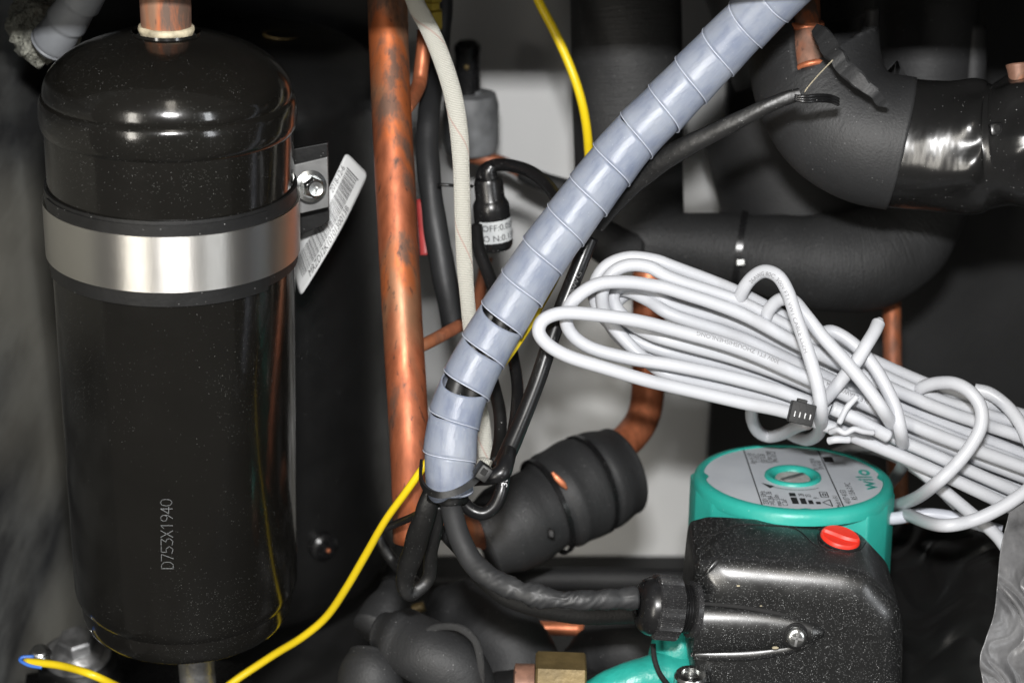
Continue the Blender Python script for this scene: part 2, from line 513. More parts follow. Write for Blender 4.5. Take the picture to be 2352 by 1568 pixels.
# ------------------------------------------------------------------ compressor behind the tank
ca = P(510, 167, .9); cR = px(370, .9)
comp = thing('compressor', 'wide glossy black compressor shell standing behind the strapped black tank', 'compressor', (ca.x, ca.y, .03))
prof = [(0, .021), (.03, .0205), (.055, .0185), (.068, .0145), (.078, .008), (.0835, .002), (cR - .001, 0), (cR + .0012, -.002), (cR + .0012, -.012), (cR - .0004, -.015)]
prof += [(cR - .0004, -.1), (cR - .0004, -.2), (cR, -.26), (cR - .002, -.285), (cR - .012, -.30), (cR - .03, -.305)]
mk('shell', lathe(prof, ca, Z, 96), 'compressor_paint', comp, auto=50)
# printed ring on its crown
q = on_cyl(645, 80, ca, Z, .001)
qz = on_z(645, 84, ca.z + .0195)
mk('ring_mark', lathe([(.0082, .001), (.0092, .0012), (.0098, .001), (.0092, 0)], qz, Vector((.12, .03, 1)), 40, close=False), 'brass', comp)
# plug low on the shell
q = on_cyl(738, 1250, ca, Z, cR)
nrm = Vector((q.x - ca.x, q.y - ca.y, 0)).normalized()
mk('drain_plug', lathe([(.0078, -.002), (.0078, .004), (.0060, .0055), (.0058, .004), (.0030, .004), (.0026, .007), (0, .0075)], q, nrm, 24), 'black_plastic', comp, auto=30)
mk('plug_tip', lathe([(.0012, .0074), (.0009, .0088), (0, .009)], q, nrm, 12), 'copper_clean', comp)

# bar code label curving round the compressor shell
LQ = [(683, 545), (800, 346), (846, 402), (681, 690)]     # left-bottom, left-top, right-top, right-bottom
def lab(u, v):
    """u along the strip from its top end down, v across from the inner edge to the outer one"""
    a = Vector((795, 350)); b_ = Vector((662, 585)); c_ = Vector((846, 400)); d_ = Vector((690, 682))
    a2 = a.lerp(b_, u) + Vector((1, .8)) * 0; e = c_.lerp(d_, u)
    bow = math.sin(math.pi * u) * 6
    p = a2.lerp(e, v) + Vector((bow, bow * .4))
    return p
sR = cR + .0005
def lab3(u, v, h=0):
    p = lab(u, v); return P(p.x, p.y, .772 + .010 * ((p.x - 750) / 90) ** 2 + .004 * u - h * 2.2)
V, F = [], []
nu, nv = 40, 12
for i in range(nu + 1):
    for j in range(nv + 1):
        u, v = i / nu, j / nv
        # rounded corners
        du = min(u, 1 - u) * 290; dv = min(v, 1 - v) * 70; rr = 11
        if du < rr and dv < rr:
            k = math.hypot(rr - du, rr - dv)
            if k > rr:
                s_ = rr / k
                u = (rr - (rr - du) * s_) / 290 if u < .5 else 1 - (rr - (rr - du) * s_) / 290
                v = (rr - (rr - dv) * s_) / 70 if v < .5 else 1 - (rr - (rr - dv) * s_) / 70
        V.append(lab3(u, v))
for i in range(nu):
    for j in range(nv):
        a = i * (nv + 1) + j; F.append((a, a + 1, a + nv + 2, a + nv + 1))
label_o = mk('barcode_tag', (V, F), 'sticker', None, smooth=True, label='white barcode tag standing between the strap bolt and the black compressor', cat='tag')
sm = label_o.modifiers.new('thickness', 'SOLIDIFY'); sm.thickness = .0002; sm.offset = 0
bars = []
random.seed(11)
t = .085
while t < .93:
    w_ = random.choice([.0028, .0028, .0036, .005, .0065])
    if t < .1: w_ = .009
    ln = (.27, .74) if t > .1 else (.25, .78)
    n0 = [lab3(t, ln[0] + (ln[1] - ln[0]) * k / 6, .00025) for k in range(7)]
    n1 = [lab3(t + w_, ln[0] + (ln[1] - ln[0]) * k / 6, .00025) for k in range(7)]
    bars.append((n0 + n1, [(k, k + 1, k + 8, k + 7) for k in range(6)]))
    t += w_ + random.choice([.004, .0045, .006, .009])
mk('barcode', join(*bars), 'print_black', label_o, kind='stuff', smooth=False)
def on_lab(s, u_end, v_base, size, rev=True):
    g = text_geo(s, 1)
    w_ = max(v.x for v in g[0])
    L = 290.0; H = 70.0
    return tmap(g, lambda x, y: lab3(u_end - (x * size) / L, v_base - (y * size) / H, .00028))
mk('lettering', on_lab('MRZD12K1010130013B', .86, .93, 16.5), 'print_black', label_o, smooth=False)
mk('lettering', on_lab('2018-12-6', .34, .20, 16.5), 'print_black', label_o, smooth=False)
mk('lettering', on_lab('VSC', .74, .12, 15.5), 'print_black', label_o, smooth=False)

# ------------------------------------------------------------------ strapped tank
A1, A2 = P(392, 330, .694), P(431, 1350, .777)
tu = (A1 - A2).normalized()
def proj_y(p):
    v = p - C0; return 784 - FPX * v.dot(UP) / v.dot(FW)
def hgt(yc):
    lo, hi = -.15, .4
    for _ in range(40):
        m_ = (lo + hi) / 2
        if proj_y(A2 + tu * m_) > yc: lo = m_
        else: hi = m_
    return lo
TB = A2 + tu * hgt(1400)
tank = thing('refrigerant_tank', 'tall glossy black steel tank with domed top, stamped number and steel strap', 'tank', TB)
def H_(yc): return hgt(yc) - hgt(1400)
dome = [(.0497 * math.sin(a), H_(212) + .0250 * math.cos(a)) for a in [R(k) for k in (16, 22, 30, 38, 46, 54, 61, 67, 73, 78, 82, 86, 90)]]
dome = [(.0135, H_(212) + .0252), ] + dome
lip = [(.0496, H_(214)), (.0503, H_(217)), (.0509, H_(222)), (.0513, H_(229)), (.0515, H_(238)), (.0516, H_(262)), (.0515, H_(276)), (.0509, H_(285)), (.0504, H_(289))]
mk('top_dome', lathe(dome + lip, TB, tu, 128, close=False), 'tank_paint', tank, auto=60)
body = [(.0500, H_(286)), (.0500, H_(292)), (.0500, H_(500)), (.0500, H_(700)), (.0500, H_(1000)), (.0499, H_(1318)), (.0495, H_(1332)), (.0484, H_(1342)), (.0478, H_(1346))]
mk('tank_body', lathe(body, TB, tu, 128, close=False), 'tank_paint', tank, auto=60)
cap = [(.0474, H_(1338)), (.0474, H_(1352)), (.0473, H_(1372)), (.0468, H_(1385)), (.0458, H_(1394)), (.0440, H_(1400)), (.0415, H_(1404)), (.02, H_(1412)), (0, H_(1414))]
mk('bottom_cap', lathe(cap, TB, tu, 128, close=False), 'tank_paint', tank, auto=70)
# stamped serial number, dotted strokes read upwards
g = text_geo('D753X1940', 1)
w_ = max(v.x for v in g[0])
def on_tank(x, y, h=.0002): return on_cyl(x, y, TB, tu, .0500 + h)
def thin(g, k): return g
def stamped(strokes, size):
    pass
DIG = {'D': [[(0, 0), (0, 1), (.35, 1), (.6, .75), (.6, .25), (.35, 0), (0, 0)]], '7': [[(0, 1), (.6, 1), (.2, 0)]],
       '5': [[(.58, 1), (.08, 1), (.05, .55), (.35, .6), (.6, .32), (.35, 0), (0, .08)]],
       '3': [[(.02, 1), (.58, 1), (.28, .6), (.55, .5), (.6, .25), (.35, 0), (0, .06)]],
       'X': [[(0, 0), (.6, 1)], [(0, 1), (.6, 0)]], '1': [[(.1, .78), (.35, 1), (.35, 0)]],
       '9': [[(.58, .6), (.4, .45), (.1, .5), (.02, .75), (.15, .97), (.4, 1), (.58, .8), (.58, .4), (.3, 0)]],
       '4': [[(.45, 0), (.45, 1), (0, .3), (.62, .3)]], '0': [[(.3, 0), (.55, .15), (.6, .5), (.55, .85), (.3, 1), (.05, .85), (0, .5), (.05, .15), (.3, 0)]]}
dots = []
cx0, cy0 = 398, 1305
for k, ch in enumerate('D753X1940'):
    for st in DIG[ch]:
        for (x0, y0), (x1, y1) in zip(st, st[1:]):
            L_ = math.hypot((x1 - x0) * 26, (y1 - y0) * 29); n = max(2, int(L_ / 2.3))
            for i in range(n + 1):
                a = x0 + (x1 - x0) * i / n; b_ = y0 + (y1 - y0) * i / n
                ix = cx0 - b_ * 27 - k * .35; iy = cy0 - (k * .735 + a) * 24.5
                p = on_tank(ix, iy, .00012); rr = .00019
                uu = tu; ss = (p - TB - tu * (p - TB).dot(tu)).normalized(); tt = uu.cross(ss)
                dots.append(([p + uu * rr, p + tt * rr, p - uu * rr, p - tt * rr, p + ss * .00012], [(0, 1, 4), (1, 2, 4), (2, 3, 4), (3, 0, 4)]))
mk('stamped_number', join(*dots), 'print_grey', tank, smooth=False, kind='stuff')

# strap and rubber liner
strap = thing('clamp_strap', 'brushed steel strap over a black rubber liner clamping the black tank', 'strap', TB + tu * H_(510))
WPt = TB
sh0, sh1 = H_(447), H_(567)
def band(r0, r1, h0, h1, th, seg=160, ripple=None):
    """closed band round the tank axis, front faces -y"""
    f, s_ = frame_of(tu)
    pr = [(r0, h0), (r1, h0), (r1, (h0 + h1) / 2), (r1, h1), (r0, h1)]
    V, F, UV = lathe(pr + [pr[0]], TB, tu, seg, close=False)
    return V, F, UV
mk('steel_band', band(.0514, .0523, sh0, sh1, 0), 'strap_steel', strap, auto=40)
g = lathe([(.0501, H_(416)), (.0512, H_(415)), (.0513, H_(420)), (.0513, H_(588)), (.0512, H_(592)), (.0501, H_(593))], TB, tu, 128, close=False)
mk('rubber_liner', g, 'rubber', strap, auto=40)
# lapped end of the liner
f, s_ = frame_of(tu)
V, F = [], []
n = 60
for i in range(n + 1):
    ph = R(-62 + 118 * i / n)
    dirv = f * math.cos(ph) + s_ * math.sin(ph)
    if dirv.x > 0 and False: pass
    for (r_, h_) in ((.0514, H_(422)), (.0519, H_(422)), (.0519, H_(598)), (.0514, H_(598))):
        V.append(TB + tu * h_ + dirv * r_)
for i in range(n):
    for k in range(4):
        F.append((i * 4 + k, i * 4 + (k + 1) % 4, (i + 1) * 4 + (k + 1) % 4, (i + 1) * 4 + k))
F += [(0, 1, 2, 3), (n * 4 + 3, n * 4 + 2, n * 4 + 1, n * 4)]
mk('liner_overlap', (V, F), 'rubber', strap, auto=30)
# ears of the strap with the rubber pad behind, and the flanged bolt
def plate(pts, thick, w=.0004):
    """pts: picture outline with distances, swept away from the viewer"""
    y0 = P(pts[0][0], pts[0][1], pts[0][2]).y
    L = [on_y(p[0], p[1], y0) for p in pts]
    return prism(L, Y * thick, w, 2)
mk('backing_plate', plate([(672, 343, .737), (752, 328, .738), (755, 508, .738), (742, 520, .737), (672, 545, .734)], .004), 'rubber', strap, smooth=False)
mk('strap_ear', plate([(664, 382, .725), (752, 361, .727), (755, 476, .729), (676, 494, .727)], .0012), 'zinc_plate', strap, smooth=False)
bo = P(713, 427, .7225); bu = (P(734, 438, .712) - P(714, 427, .7265)).normalized()
bolt = mk('flange_bolt', lathe([(.0068, 0), (.0068, .0012), (.0050, .0020), (.0049, .0022)], bo, bu, 32), 'zinc', strap, auto=30)
mk('hex_head', lathe([(.0046, .002), (.0046, .0062), (.0038, .0070), (.0036, .0072)], bo, bu, 6), 'zinc', bolt, auto=20)
mk('bolt_tip', lathe([(.0034, .0068), (.0034, .0100), (.0030, .0104), (.0012, .0100), (.0006, .0092), (0, .0092)], bo, bu, 24), 'zinc', bolt, auto=30)

# copper neck brazed into the dome
nk = TB + tu * (H_(212) + .0235)
neck = thing('copper_neck', 'short stained copper stub brazed into the top of the black tank dome', 'pipe', nk)
npr = [(.0098, -.002), (.0099, .004), (.0100, .012), (.0099, .0175), (.0092, .0192), (.0075, .0200), (.0070, .0205), (.0069, .030)]
mk('pipe', lathe(npr, nk, tu, 48, mod=lambda ph, r, h: .00015 * math.sin(3 * ph + h * 300)), 'copper_grey', neck, auto=60)
mk('braze_ring', lathe([(.0096, .0036), (.0106, .0038), (.0111, .0024), (.0108, .0010), (.0104, .0001), (.0110, -.0012), (.0112, -.0024), (.0104, -.0032)], nk, tu, 64,
    mod=lambda ph, r, h: .0009 * noise.noise(Vector((math.cos(ph) * 2.5, math.sin(ph) * 2.5, h * 160)))), 'sealant', neck)
mk('scale_ring', lathe([(.0106, .0006), (.0118, -.0003), (.0128, -.0014), (.0133, -.0020)], nk, tu, 64,
    mod=lambda ph, r, h: .0005 * noise.noise(Vector((math.cos(ph) * 4, math.sin(ph) * 4, h * 500)))), 'dark_gap', neck)
# ring foot under the tank
ft = P(452, 1535, .800)
mk('tank_foot', lathe([(.0082, .010), (.0084, -.012), (.0079, -.0135), (.0070, -.012), (.0070, -.002), (0, -.002)], ft, Z, 32), 'dull_steel', tank, auto=40)

# ------------------------------------------------------------------ stout copper riser
cp = tube(PP((889, -30, .762), (893, 100, .762), (899, 250, .760), (908, 420, .758), (917, 600, .756), (927, 780, .754), (936, 930, .752), (944, 1080, .752), (948, 1240, .758)),
          px(46, .757), 40, 8, disp=lambda s, ph, p: .00018 * noise.noise(p * 60))
mk('copper_riser', cp, 'copper_stained', label='stout stained copper riser pipe standing right of the compressor', cat='pipe')

# thin copper pipes near it
g = tube(PP((975, 70, .79), (973, 110, .79), (967, 160, .79), (962, 195, .788), (945, 230, .775), (930, 250, .765)), px(17, .785), 16, 6)
mk('capillary_pipe', g, 'copper_clean', label='thin copper tube curving out of the brass fitting into the stout riser', cat='pipe')
g = tube(PP((955, 800, .757), (1000, 778, .765), (1060, 745, .78)), px(15, .765), 16, 6)
mk('copper_branch', g, 'copper_dull', label='short copper branch stub leaving the riser just above the wrap bend', cat='pipe')
g = tube(PP((1118, 590, .86), (1105, 660, .86), (1092, 720, .85), (1085, 800, .84)), px(14, .86), 12, 4)
mk('copper_tube', g, 'copper_dull', label='thin copper tube half hidden behind the white braided sleeve', cat='pipe')
# brass fitting in the shade
o = P(993, 20, .80)
brf = mk('brass_fitting', lathe([(.0052, .012), (.0052, .004), (.0040, .003), (.0040, 0), (.0052, -.001), (.0052, -.009), (.0036, -.011)], o, Z, 6), 'brass_bright', label='brass hex fitting in the shade above the thin copper tube', cat='fitting', auto=20)
g = tube(PP((1012, -30, .83), (1010, 30, .83), (1004, 110, .83), (1000, 170, .82), (985, 260, .80), (982, 330, .795), (988, 430, .79), (1002, 540, .79), (1022, 640, .79), (1042, 750, .795)), [px(30, .82)] * 3 + [px(22, .8)] + [px(26, .8)] * 3 + [px(28, .79)] * 3, 20, 6,
         disp=wrinkle(.0006, 60, 3))
mk('rubber_hose', g, 'black_hose', label='dull black rubber hose dropping between the copper riser and white sleeve', cat='hose')
rs = tube(PP((968, 458, .80), (972, 500, .80), (977, 560, .80), (978, 586, .80)), px(14, .80), 14, 4)
mk('red_sleeve', rs, 'red_sleeve', label='faded red sleeve peeping out right of the stout copper riser', cat='sleeve')

# ------------------------------------------------------------------ white braided sleeve
g = tube(PP((942, -30, .745), (958, 15, .742), (990, 75, .738), (1020, 150, .735), (1042, 225, .733), (1055, 310, .732), (1060, 400, .731), (1063, 500, .731), (1067, 600, .733), (1074, 690, .737), (1084, 790, .745), (1098, 900, .75), (1110, 980, .75), (1116, 1055, .748)),
         [px(21, .74)] * 6 + [px(19, .73)] * 3 + [px(17, .74)] * 5, 32, 12, flat=(.55, 1))
mk('braided_sleeve', g, 'braid', label='white braided glass-fibre sleeve with a red tracer thread hanging beside the riser', cat='sleeve')

# ------------------------------------------------------------------ valve far behind
vo = P(1083, 345, .93)
vz = (P(1075, 200, .93) - vo); vz = Z
valve = thing('shutoff_valve', 'blurred grey valve with black cap stem against the white back wall', 'valve', vo)
mk('valve_body', lathe([(.0100, -.002), (.0140, .0), (.0150, .004), (.0150, .026), (.0135, .0315), (.006, .0325), (.006, .034)], vo, vz, 40), 'valve_grey', valve, auto=40)
mk('valve_cap', lathe([(.0068, .030), (.0068, .054), (.0072, .055), (.0072, .058), (.0045, .0605), (0, .061)], vo + Vector((-.0016, 0, 0)), vz, 32), 'black_plastic', valve, auto=40)
mk('sight_dot', lathe([(.0016, 0), (.0013, .001), (0, .0012)], vo + Vector((-.002, -.0068, .048)), -Y, 12), 'brass', valve)
g = tube(PP((1060, 350, .93), (1090, 362, .93), (1150, 372, .93), (1210, 402, .93), (1265, 420, .93), (1330, 432, .93)), px(15, .93), 14, 5)
mk('back_copper_tube', g, 'copper_dull', label='blurred copper tube running right from the grey valve', cat='pipe')
g = tube(PP((1200, 395, .925), (1250, 418, .92), (1330, 440, .915)), px(22, .92), 14, 5)
mk('foam_sleeve', g, 'foam_dark', label='short dark sleeve on the blurred copper tube behind the spiral wrap', cat='sleeve')

# ------------------------------------------------------------------ pressure switch
so, s1 = P(1137, 560, .80), P(1122, 420, .79)
su = (s1 - so).normalized()
sw = thing('pressure_switch', 'small black pressure switch with white OFF and ON label beside the braided sleeve', 'switch', so)
r_ = px(42, .8)
mk('switch_body', lathe([(r_ * .5, -.0026), (r_ * .86, -.0022), (r_ * .97, -.0005), (r_, .001), (r_, .0175), (r_ * .98, .0195), (r_ * .86, .0215), (r_ * .80, .0225), (r_ * .79, .030), (r_ * .72, .0318), (r_ * .3, .0322)], so, su, 48), 'black_plastic', sw, auto=50)
mk('switch_neck', tube([so + su * .030 + X * .001, so + su * .0350 + X * .0006, so + su * .0385 + X * .003], [.0042, .0040, .0030], 16, 5), 'black_plastic', sw)
def on_sw(a, h):   # a: angle from the front, towards the right, radians
    f, s_ = frame_of(su)
    sgn = 1 if s_.x > 0 else -1
    return so + su * h + (f * math.cos(a) + s_ * sgn * math.sin(a)) * (r_ + .0002)
V, F = [], []
for i in range(25):
    for j in range(2): V.append(on_sw(R(-42 + 122 * i / 24), .0025 + j * .0105))
for i in range(24): F.append((2 * i, 2 * i + 1, 2 * i + 3, 2 * i + 2))
swl = mk('switch_label', (V, F), 'sticker_small', sw)
for s, h in (('OFF:0.05MPa', .0086), ('O N:0.15MPa', .0036)):
    g = text_geo(s, .0042)
    g = tmap(g, lambda x, y: on_sw(R(-33) + x / (r_ + .0002), h + y) + (on_sw(R(-33) + x / r_, h) - so - su * h) * .02)
    mk('lettering', g, 'print_black', swl, smooth=False)
g = tube(PP((1106, 412, .79), (1112, 392, .79), (1135, 380, .79), (1170, 380, .785), (1215, 393, .78), (1250, 418, .772), (1275, 450, .762), (1290, 490, .75)), px(15, .78), 16, 6)
sc_ = mk('switch_cable', g, 'black_cable', label='black cable arching from the pressure switch to behind the spiral wrap', cat='cable')
g = tube(PP((1005, 424, .775), (1040, 426, .775), (1085, 428, .785)), px(4, .78), 8, 3)
mk('thin_wire', g, 'black_cable', label='hair-thin black wire crossing between rubber hose and braided sleeve', cat='wire')

# lettering printed along a round cable
def cable_text(pts, r, s, size, start, turn=0.0, flip=False, sub=8, sp=1.0):
    """turn: angle round the cable from the side facing the viewer; flip: reads backwards along it"""
    C = spline(pts, sub); S = along(C); fr = frames(C)
    g = text_geo(s, size)
    bm = bmesh.new(); vv = [bm.verts.new(v) for v in g[0]]
    for f in g[1]:
        try: bm.faces.new([vv[i] for i in f])
        except ValueError: pass
    bmesh.ops.triangulate(bm, faces=bm.faces[:]); bmesh.ops.subdivide_edges(bm, edges=[e for e in bm.edges if e.calc_length() > size * .2], cuts=2)
    bm.verts.index_update(); g = ([v.co.copy() for v in bm.verts], [tuple(v.index for v in f.verts) for f in bm.faces]); bm.free()
    def fn(x, y):
        q = start + (x if not flip else -x) * sp
        q = min(max(q, 0), S[-1] - 1e-5)
        i = max(k for k in range(len(S)) if S[k] <= q); i = min(i, len(C) - 2)
        t = (q - S[i]) / (S[i + 1] - S[i])
        c = C[i].lerp(C[i + 1], t)
        a = (fr[i][1].lerp(fr[i + 1][1], t)).normalized(); b_ = (fr[i][2].lerp(fr[i + 1][2], t)).normalized()
        ph = turn + ((y - size * .35) / r) * (1 if flip else -1)
        return c + (a * math.cos(ph) + b_ * math.sin(ph)) * (r * 1.03)
    return tmap(g, fn)

# ------------------------------------------------------------------ yellow wire
def P2(l): return PP(*l)
yw = P2([(1222, -30, .80), (1243, 15, .80), (1272, 70, .80), (1300, 130, .80), (1325, 195, .80), (1342, 260, .798), (1351, 330, .79), (1350, 400, .775), (1330, 500, .755),
         (1290, 610, .735), (1225, 730, .715), (1180, 800, .708), (1120, 880, .710), (1050, 965, .714), (985, 1055, .714), (932, 1130, .72), (885, 1195, .73), (842, 1270, .745), (795, 1350, .76), (750, 1415, .775), (695, 1462, .785),
         (630, 1502, .795), (560, 1548, .80), (480, 1600, .80), (380, 1620, .79), (300, 1590, .78), (215, 1550, .765), (140, 1528, .775), (58, 1518, .782)])
mk('yellow_wire', tube(yw, [px(10.5, .8)] * 7 + [px(9, .72)] * 10 + [px(9, .78)] * 12, 16, 8), 'yellow_wire', label='long yellow wire running down behind the wrap and across to the blue lug', cat='wire')

# ------------------------------------------------------------------ black cables
# flat heat-shrink tube from upper right
hs = PP((1838, 216, .672), (1800, 228, .673), (1735, 257, .676), (1650, 300, .682), (1560, 345, .69), (1480, 398, .70), (1410, 465, .71), (1370, 520, .718))
g = tube(hs, [px(14, .68), px(16, .68), px(18, .68), px(21, .68), px(25, .69), px(27, .7), px(25, .7), px(19, .71)], 28, 8, flat=(.5, 1), disp=wrinkle(.0003, 120, 5), caps=False)
hst = mk('heat_shrink_tube', g, 'heat_shrink', label='flat black heat-shrink tube slanting from the foam elbow to behind the wrap', cat='tube')
mk('tube_mouth', tube([hs[0] + (hs[0] - hs[1]).normalized() * .0002, hs[0] + (hs[1] - hs[0]).normalized() * .004], px(13, .68), 20, 1, flat=(.5, 1)), 'dark_gap', hst)
for k, (dy, r2) in enumerate(((0, 4.2), (7, 4.2), (13, 4))):
    g = tube(PP((1825, 221 + dy * .6, .671), (1850, 222 + dy * .9, .670), (1880, 219 + dy, .672), (1908, 221 + dy, .678), (1925, 228 + dy, .69)), px(r2, .67), 10, 6)
    mk('sensor_wire', g, 'black_cable', hst)
g = tube(PP((1848, 212, .668), (1856, 200, .666), (1880, 172, .66), (1913, 138, .655)), px(1.1, .66), 6, 4)
mk('stray_strand', g, 'sealant', label='hair-thin stray strand standing out of the heat-shrink tube mouth', cat='strand')

k1 = PP((1356, 545, .722), (1338, 590, .722), (1318, 640, .722), (1290, 710, .722), (1262, 790, .72), (1236, 870, .718), (1205, 950, .715), (1175, 1020, .712), (1150, 1075, .708))
r1 = px(19, .72)
c1 = mk('printed_cable', tube(k1, [r1] * 7 + [r1 * 1.1] * 2, 20, 8), 'black_cable', label='thick black cable with white print descending right of the spiral wrap', cat='cable')
mk('lettering', cable_text(k1, r1, '300V 23AWG', .0034, .040, turn=-.35, flip=True, sp=1.25), 'print_faint', c1, smooth=False)
g = tube(PP((1094, 520, .78), (1100, 570, .775), (1122, 630, .77), (1148, 700, .762), (1172, 790, .755), (1188, 880, .745), (1184, 960, .73), (1170, 1030, .72), (1160, 1070, .712)), [px(15, .77)] * 4 + [px(14, .74)] * 4, 16, 7)
mk('switch_lead', g, 'black_cable', label='black lead leaving the pressure switch and joining the knot of cables', cat='cable')
g = tube(PP((1120, 840, .75), (1135, 890, .748), (1148, 950, .74), (1148, 1010, .732), (1138, 1065, .72)), px(15, .74), 16, 7)
mk('thin_cable', g, 'rubber', label='dull black cable between the braided sleeve and the shiny printed cable', cat='cable')
# end loops of those cables by the tie
g = tube(PP((1172, 1025, .712), (1162, 1060, .705), (1152, 1085, .702), (1125, 1095, .703), (1090, 1100, .712)), [px(17, .71), px(20, .71), px(21, .71), px(18, .71), px(16, .71)], 20, 7)
mk('cable_bend', g, 'black_cable', label='shiny black cable bend gathered by the tie under the spiral wrap', cat='cable')
lp = PP((1050, 1125, .712), (1062, 1150, .706), (1085, 1172, .704), (1112, 1178, .704), (1137, 1160, .704), (1152, 1125, .704), (1158, 1080, .706))
lpo = mk('cable_loop', tube(lp, px(16, .70), 18, 7), 'black_cable', label='small black cable loop reading 300V hanging under the knot', cat='cable')
mk('lettering', cable_text(lp, px(16, .70), '300V/2', .0037, .0325, turn=.25, sp=1.1), 'print_white', lpo, smooth=False)

# ------------------------------------------------------------------ spiral wrap
cl = PP((1838, -60, .655), (1772, 0, .665), (1692, 78, .674), (1612, 160, .680), (1530, 243, .684), (1455, 318, .686), (1388, 400, .688), (1318, 492, .690), (1245, 590, .692), (1180, 690, .694), (1122, 785, .695), (1072, 880, .695), (1043, 965, .695), (1034, 1045, .695), (1032, 1110, .695), (1030, 1150, .697))
C = spline(cl, 24); S = along(C)
fr = []
for i, p in enumerate(C):
    t = (C[min(i + 2, len(C) - 1)] - C[max(i - 2, 0)]).normalized()
    c = (C0 - p).normalized(); a = (c - t * c.dot(t)).normalized()
    b_ = t.cross(a)
    if b_.dot(RT) < 0: b_ = -b_
    fr.append((t, a, b_))
def at_s(s):
    s = min(max(s, 0), S[-1] - 1e-6)
    lo, hi = 0, len(S) - 1
    while hi - lo > 1:
        m_ = (lo + hi) // 2
        if S[m_] <= s: lo = m_
        else: hi = m_
    t = (s - S[lo]) / (S[hi] - S[lo])
    return C[lo].lerp(C[hi], t), fr[lo][0].lerp(fr[hi][0], t).normalized(), fr[lo][1].lerp(fr[hi][1], t).normalized(), fr[lo][2].lerp(fr[hi][2], t).normalized()
wrap = thing('spiral_wrap', 'cloudy bluish plastic spiral wrap holding a cable bundle, slanting across the middle', 'cable wrap', C[len(C) // 2])
pitch = px(87, .69); r0 = px(60, .69)
sE = S[-1] - px(30, .69)
N = int(sE / pitch) + 1
SEG = 40
V, F, UV = [], [], []
nw = 10
rows = []
def s_near(x, y):
    k = min(range(len(C)), key=lambda q: (proj_y(C[q]) - y) ** 2 + ((C[q] - C0).dot(RT) / (C[q] - C0).dot(FW) * FPX + 1176 - x) ** 2)
    return S[k]
sb_ = s_near(1066, 884)
phase = sb_ % pitch
GAPS = [(sb_, .0050, -.6, 1.15), (sb_ - pitch, .0013, -.2, .8), (sb_ - 2 * pitch, .0027, -.25, 1.0), (sb_ + pitch, .0009, -1.0, .6), (s_near(1452, 322), .0009, -1.15, .45), (s_near(1762, 12), .0012, .9, .5)]
def gap(s, ph):
    ph = (ph + math.pi) % (2 * math.pi) - math.pi
    g_ = .00006
    for c_, wd, p0, pw in GAPS:
        s0 = c_ + pitch * (p0 - .60 * math.sin(p0)) / (2 * math.pi)
        g_ += wd * math.exp(-((s - s0) / (pitch * .38)) ** 2) * max(0, 1 - abs((ph - p0) / (pw * 1.35)) ** 2)
    return g_
tot = int(N * SEG)
for i in range(-SEG, tot + 1):
    ph = 2 * math.pi * i / SEG
    tw = i / SEG - .60 * math.sin(ph) / (2 * math.pi)      # the strip lies flatter across the front
    up_, lo_ = pitch * (tw - 1) + phase, pitch * tw + phase
    turn = i // SEG
    row = []
    jit = .0008 * noise.noise(Vector((i * .035, 3.3, 0)))
    jit0 = .0008 * noise.noise(Vector(((i - SEG) * .035, 3.3, 0)))
    a_, z_ = up_ + jit0 + gap(up_, ph), lo_ + jit
    for j in range(nw + 1):
        w_ = j / nw
        s = min(max(a_ + (z_ - a_) * w_, 0), sE)
        p, t, a, b_ = at_s(s)
        rr = r0 * (.98 + .062 * w_)
        rr *= 1 + .014 * noise.noise(Vector((ph * .35, w_ * 1.2, 1.7)))
        rr *= 1 + .010 * math.sin(ph * 2.5 + turn)
        if s > S[-1] * .93: rr *= 1 - .16 * (s / S[-1] - .93) / .07
        V.append(p + (a * math.cos(ph) + b_ * math.sin(ph)) * rr); UV.append((w_ * .1, i / SEG % 1)); row.append(len(V) - 1)
    rows.append(row)
tot = len(rows) - 1
for i in range(tot):
    for j in range(nw):
        F.append((rows[i][j], rows[i][j + 1], rows[i + 1][j + 1], rows[i + 1][j]))
st = mk('plastic_strip', (V, F, UV), 'spiral_plastic', wrap)
sm = st.modifiers.new('thickness', 'SOLIDIFY'); sm.thickness = .0007; sm.offset = -1
# pale cut edge of the strip
eg = [V[rows[i][nw]] for i in range(tot + 1)]
eg2 = [V[rows[i][0]] for i in range(tot + 1)]
mk('cut_edge', tube(eg, .00016, 6, 1), 'spiral_edge', wrap)
# the cables inside
core = thing('cable_bundle', 'bundle of black cables showing through the gaps of the spiral wrap', 'cables', C[len(C) // 3])
for k, (dx, dy, rr) in enumerate(((.0, .0042, .0046), (.0044, -.001, .0042), (-.0044, -.0012, .0044), (.001, -.0052, .004))):
    pts = []
    for i in range(0, 41):
        s = S[-1] * i / 40
        p, t, a, b_ = at_s(s)
        an = s * 25
        pts.append(p + a * (dy * math.cos(an) - dx * math.sin(an)) + b_ * (dx * math.cos(an) + dy * math.sin(an)))
    mk('cable', tube(pts, rr, 14, 3), 'rubber', core)
# loose tail of the strip that ends under the tie
tail = []
V, F = [], []
for i in range(17):
    for j in range(9):
        ph = R(-100 + 118 * i / 16)
        s = sE - .0185 + (.0170 + .0045 * math.sin(math.pi * i / 16)) * j / 8
        p, t, a, b_ = at_s(s)
        V.append(p + (a * math.cos(ph) + b_ * math.sin(ph)) * r0 * (.955 - .10 * j / 8))
for i in range(16):
    for j in range(8): F.append((i * 9 + j, i * 9 + j + 1, (i + 1) * 9 + j + 1, (i + 1) * 9 + j))
tl = mk('strip_tail', (V, F), 'spiral_plastic', wrap)
sm = tl.modifiers.new('thickness', 'SOLIDIFY'); sm.thickness = .0007
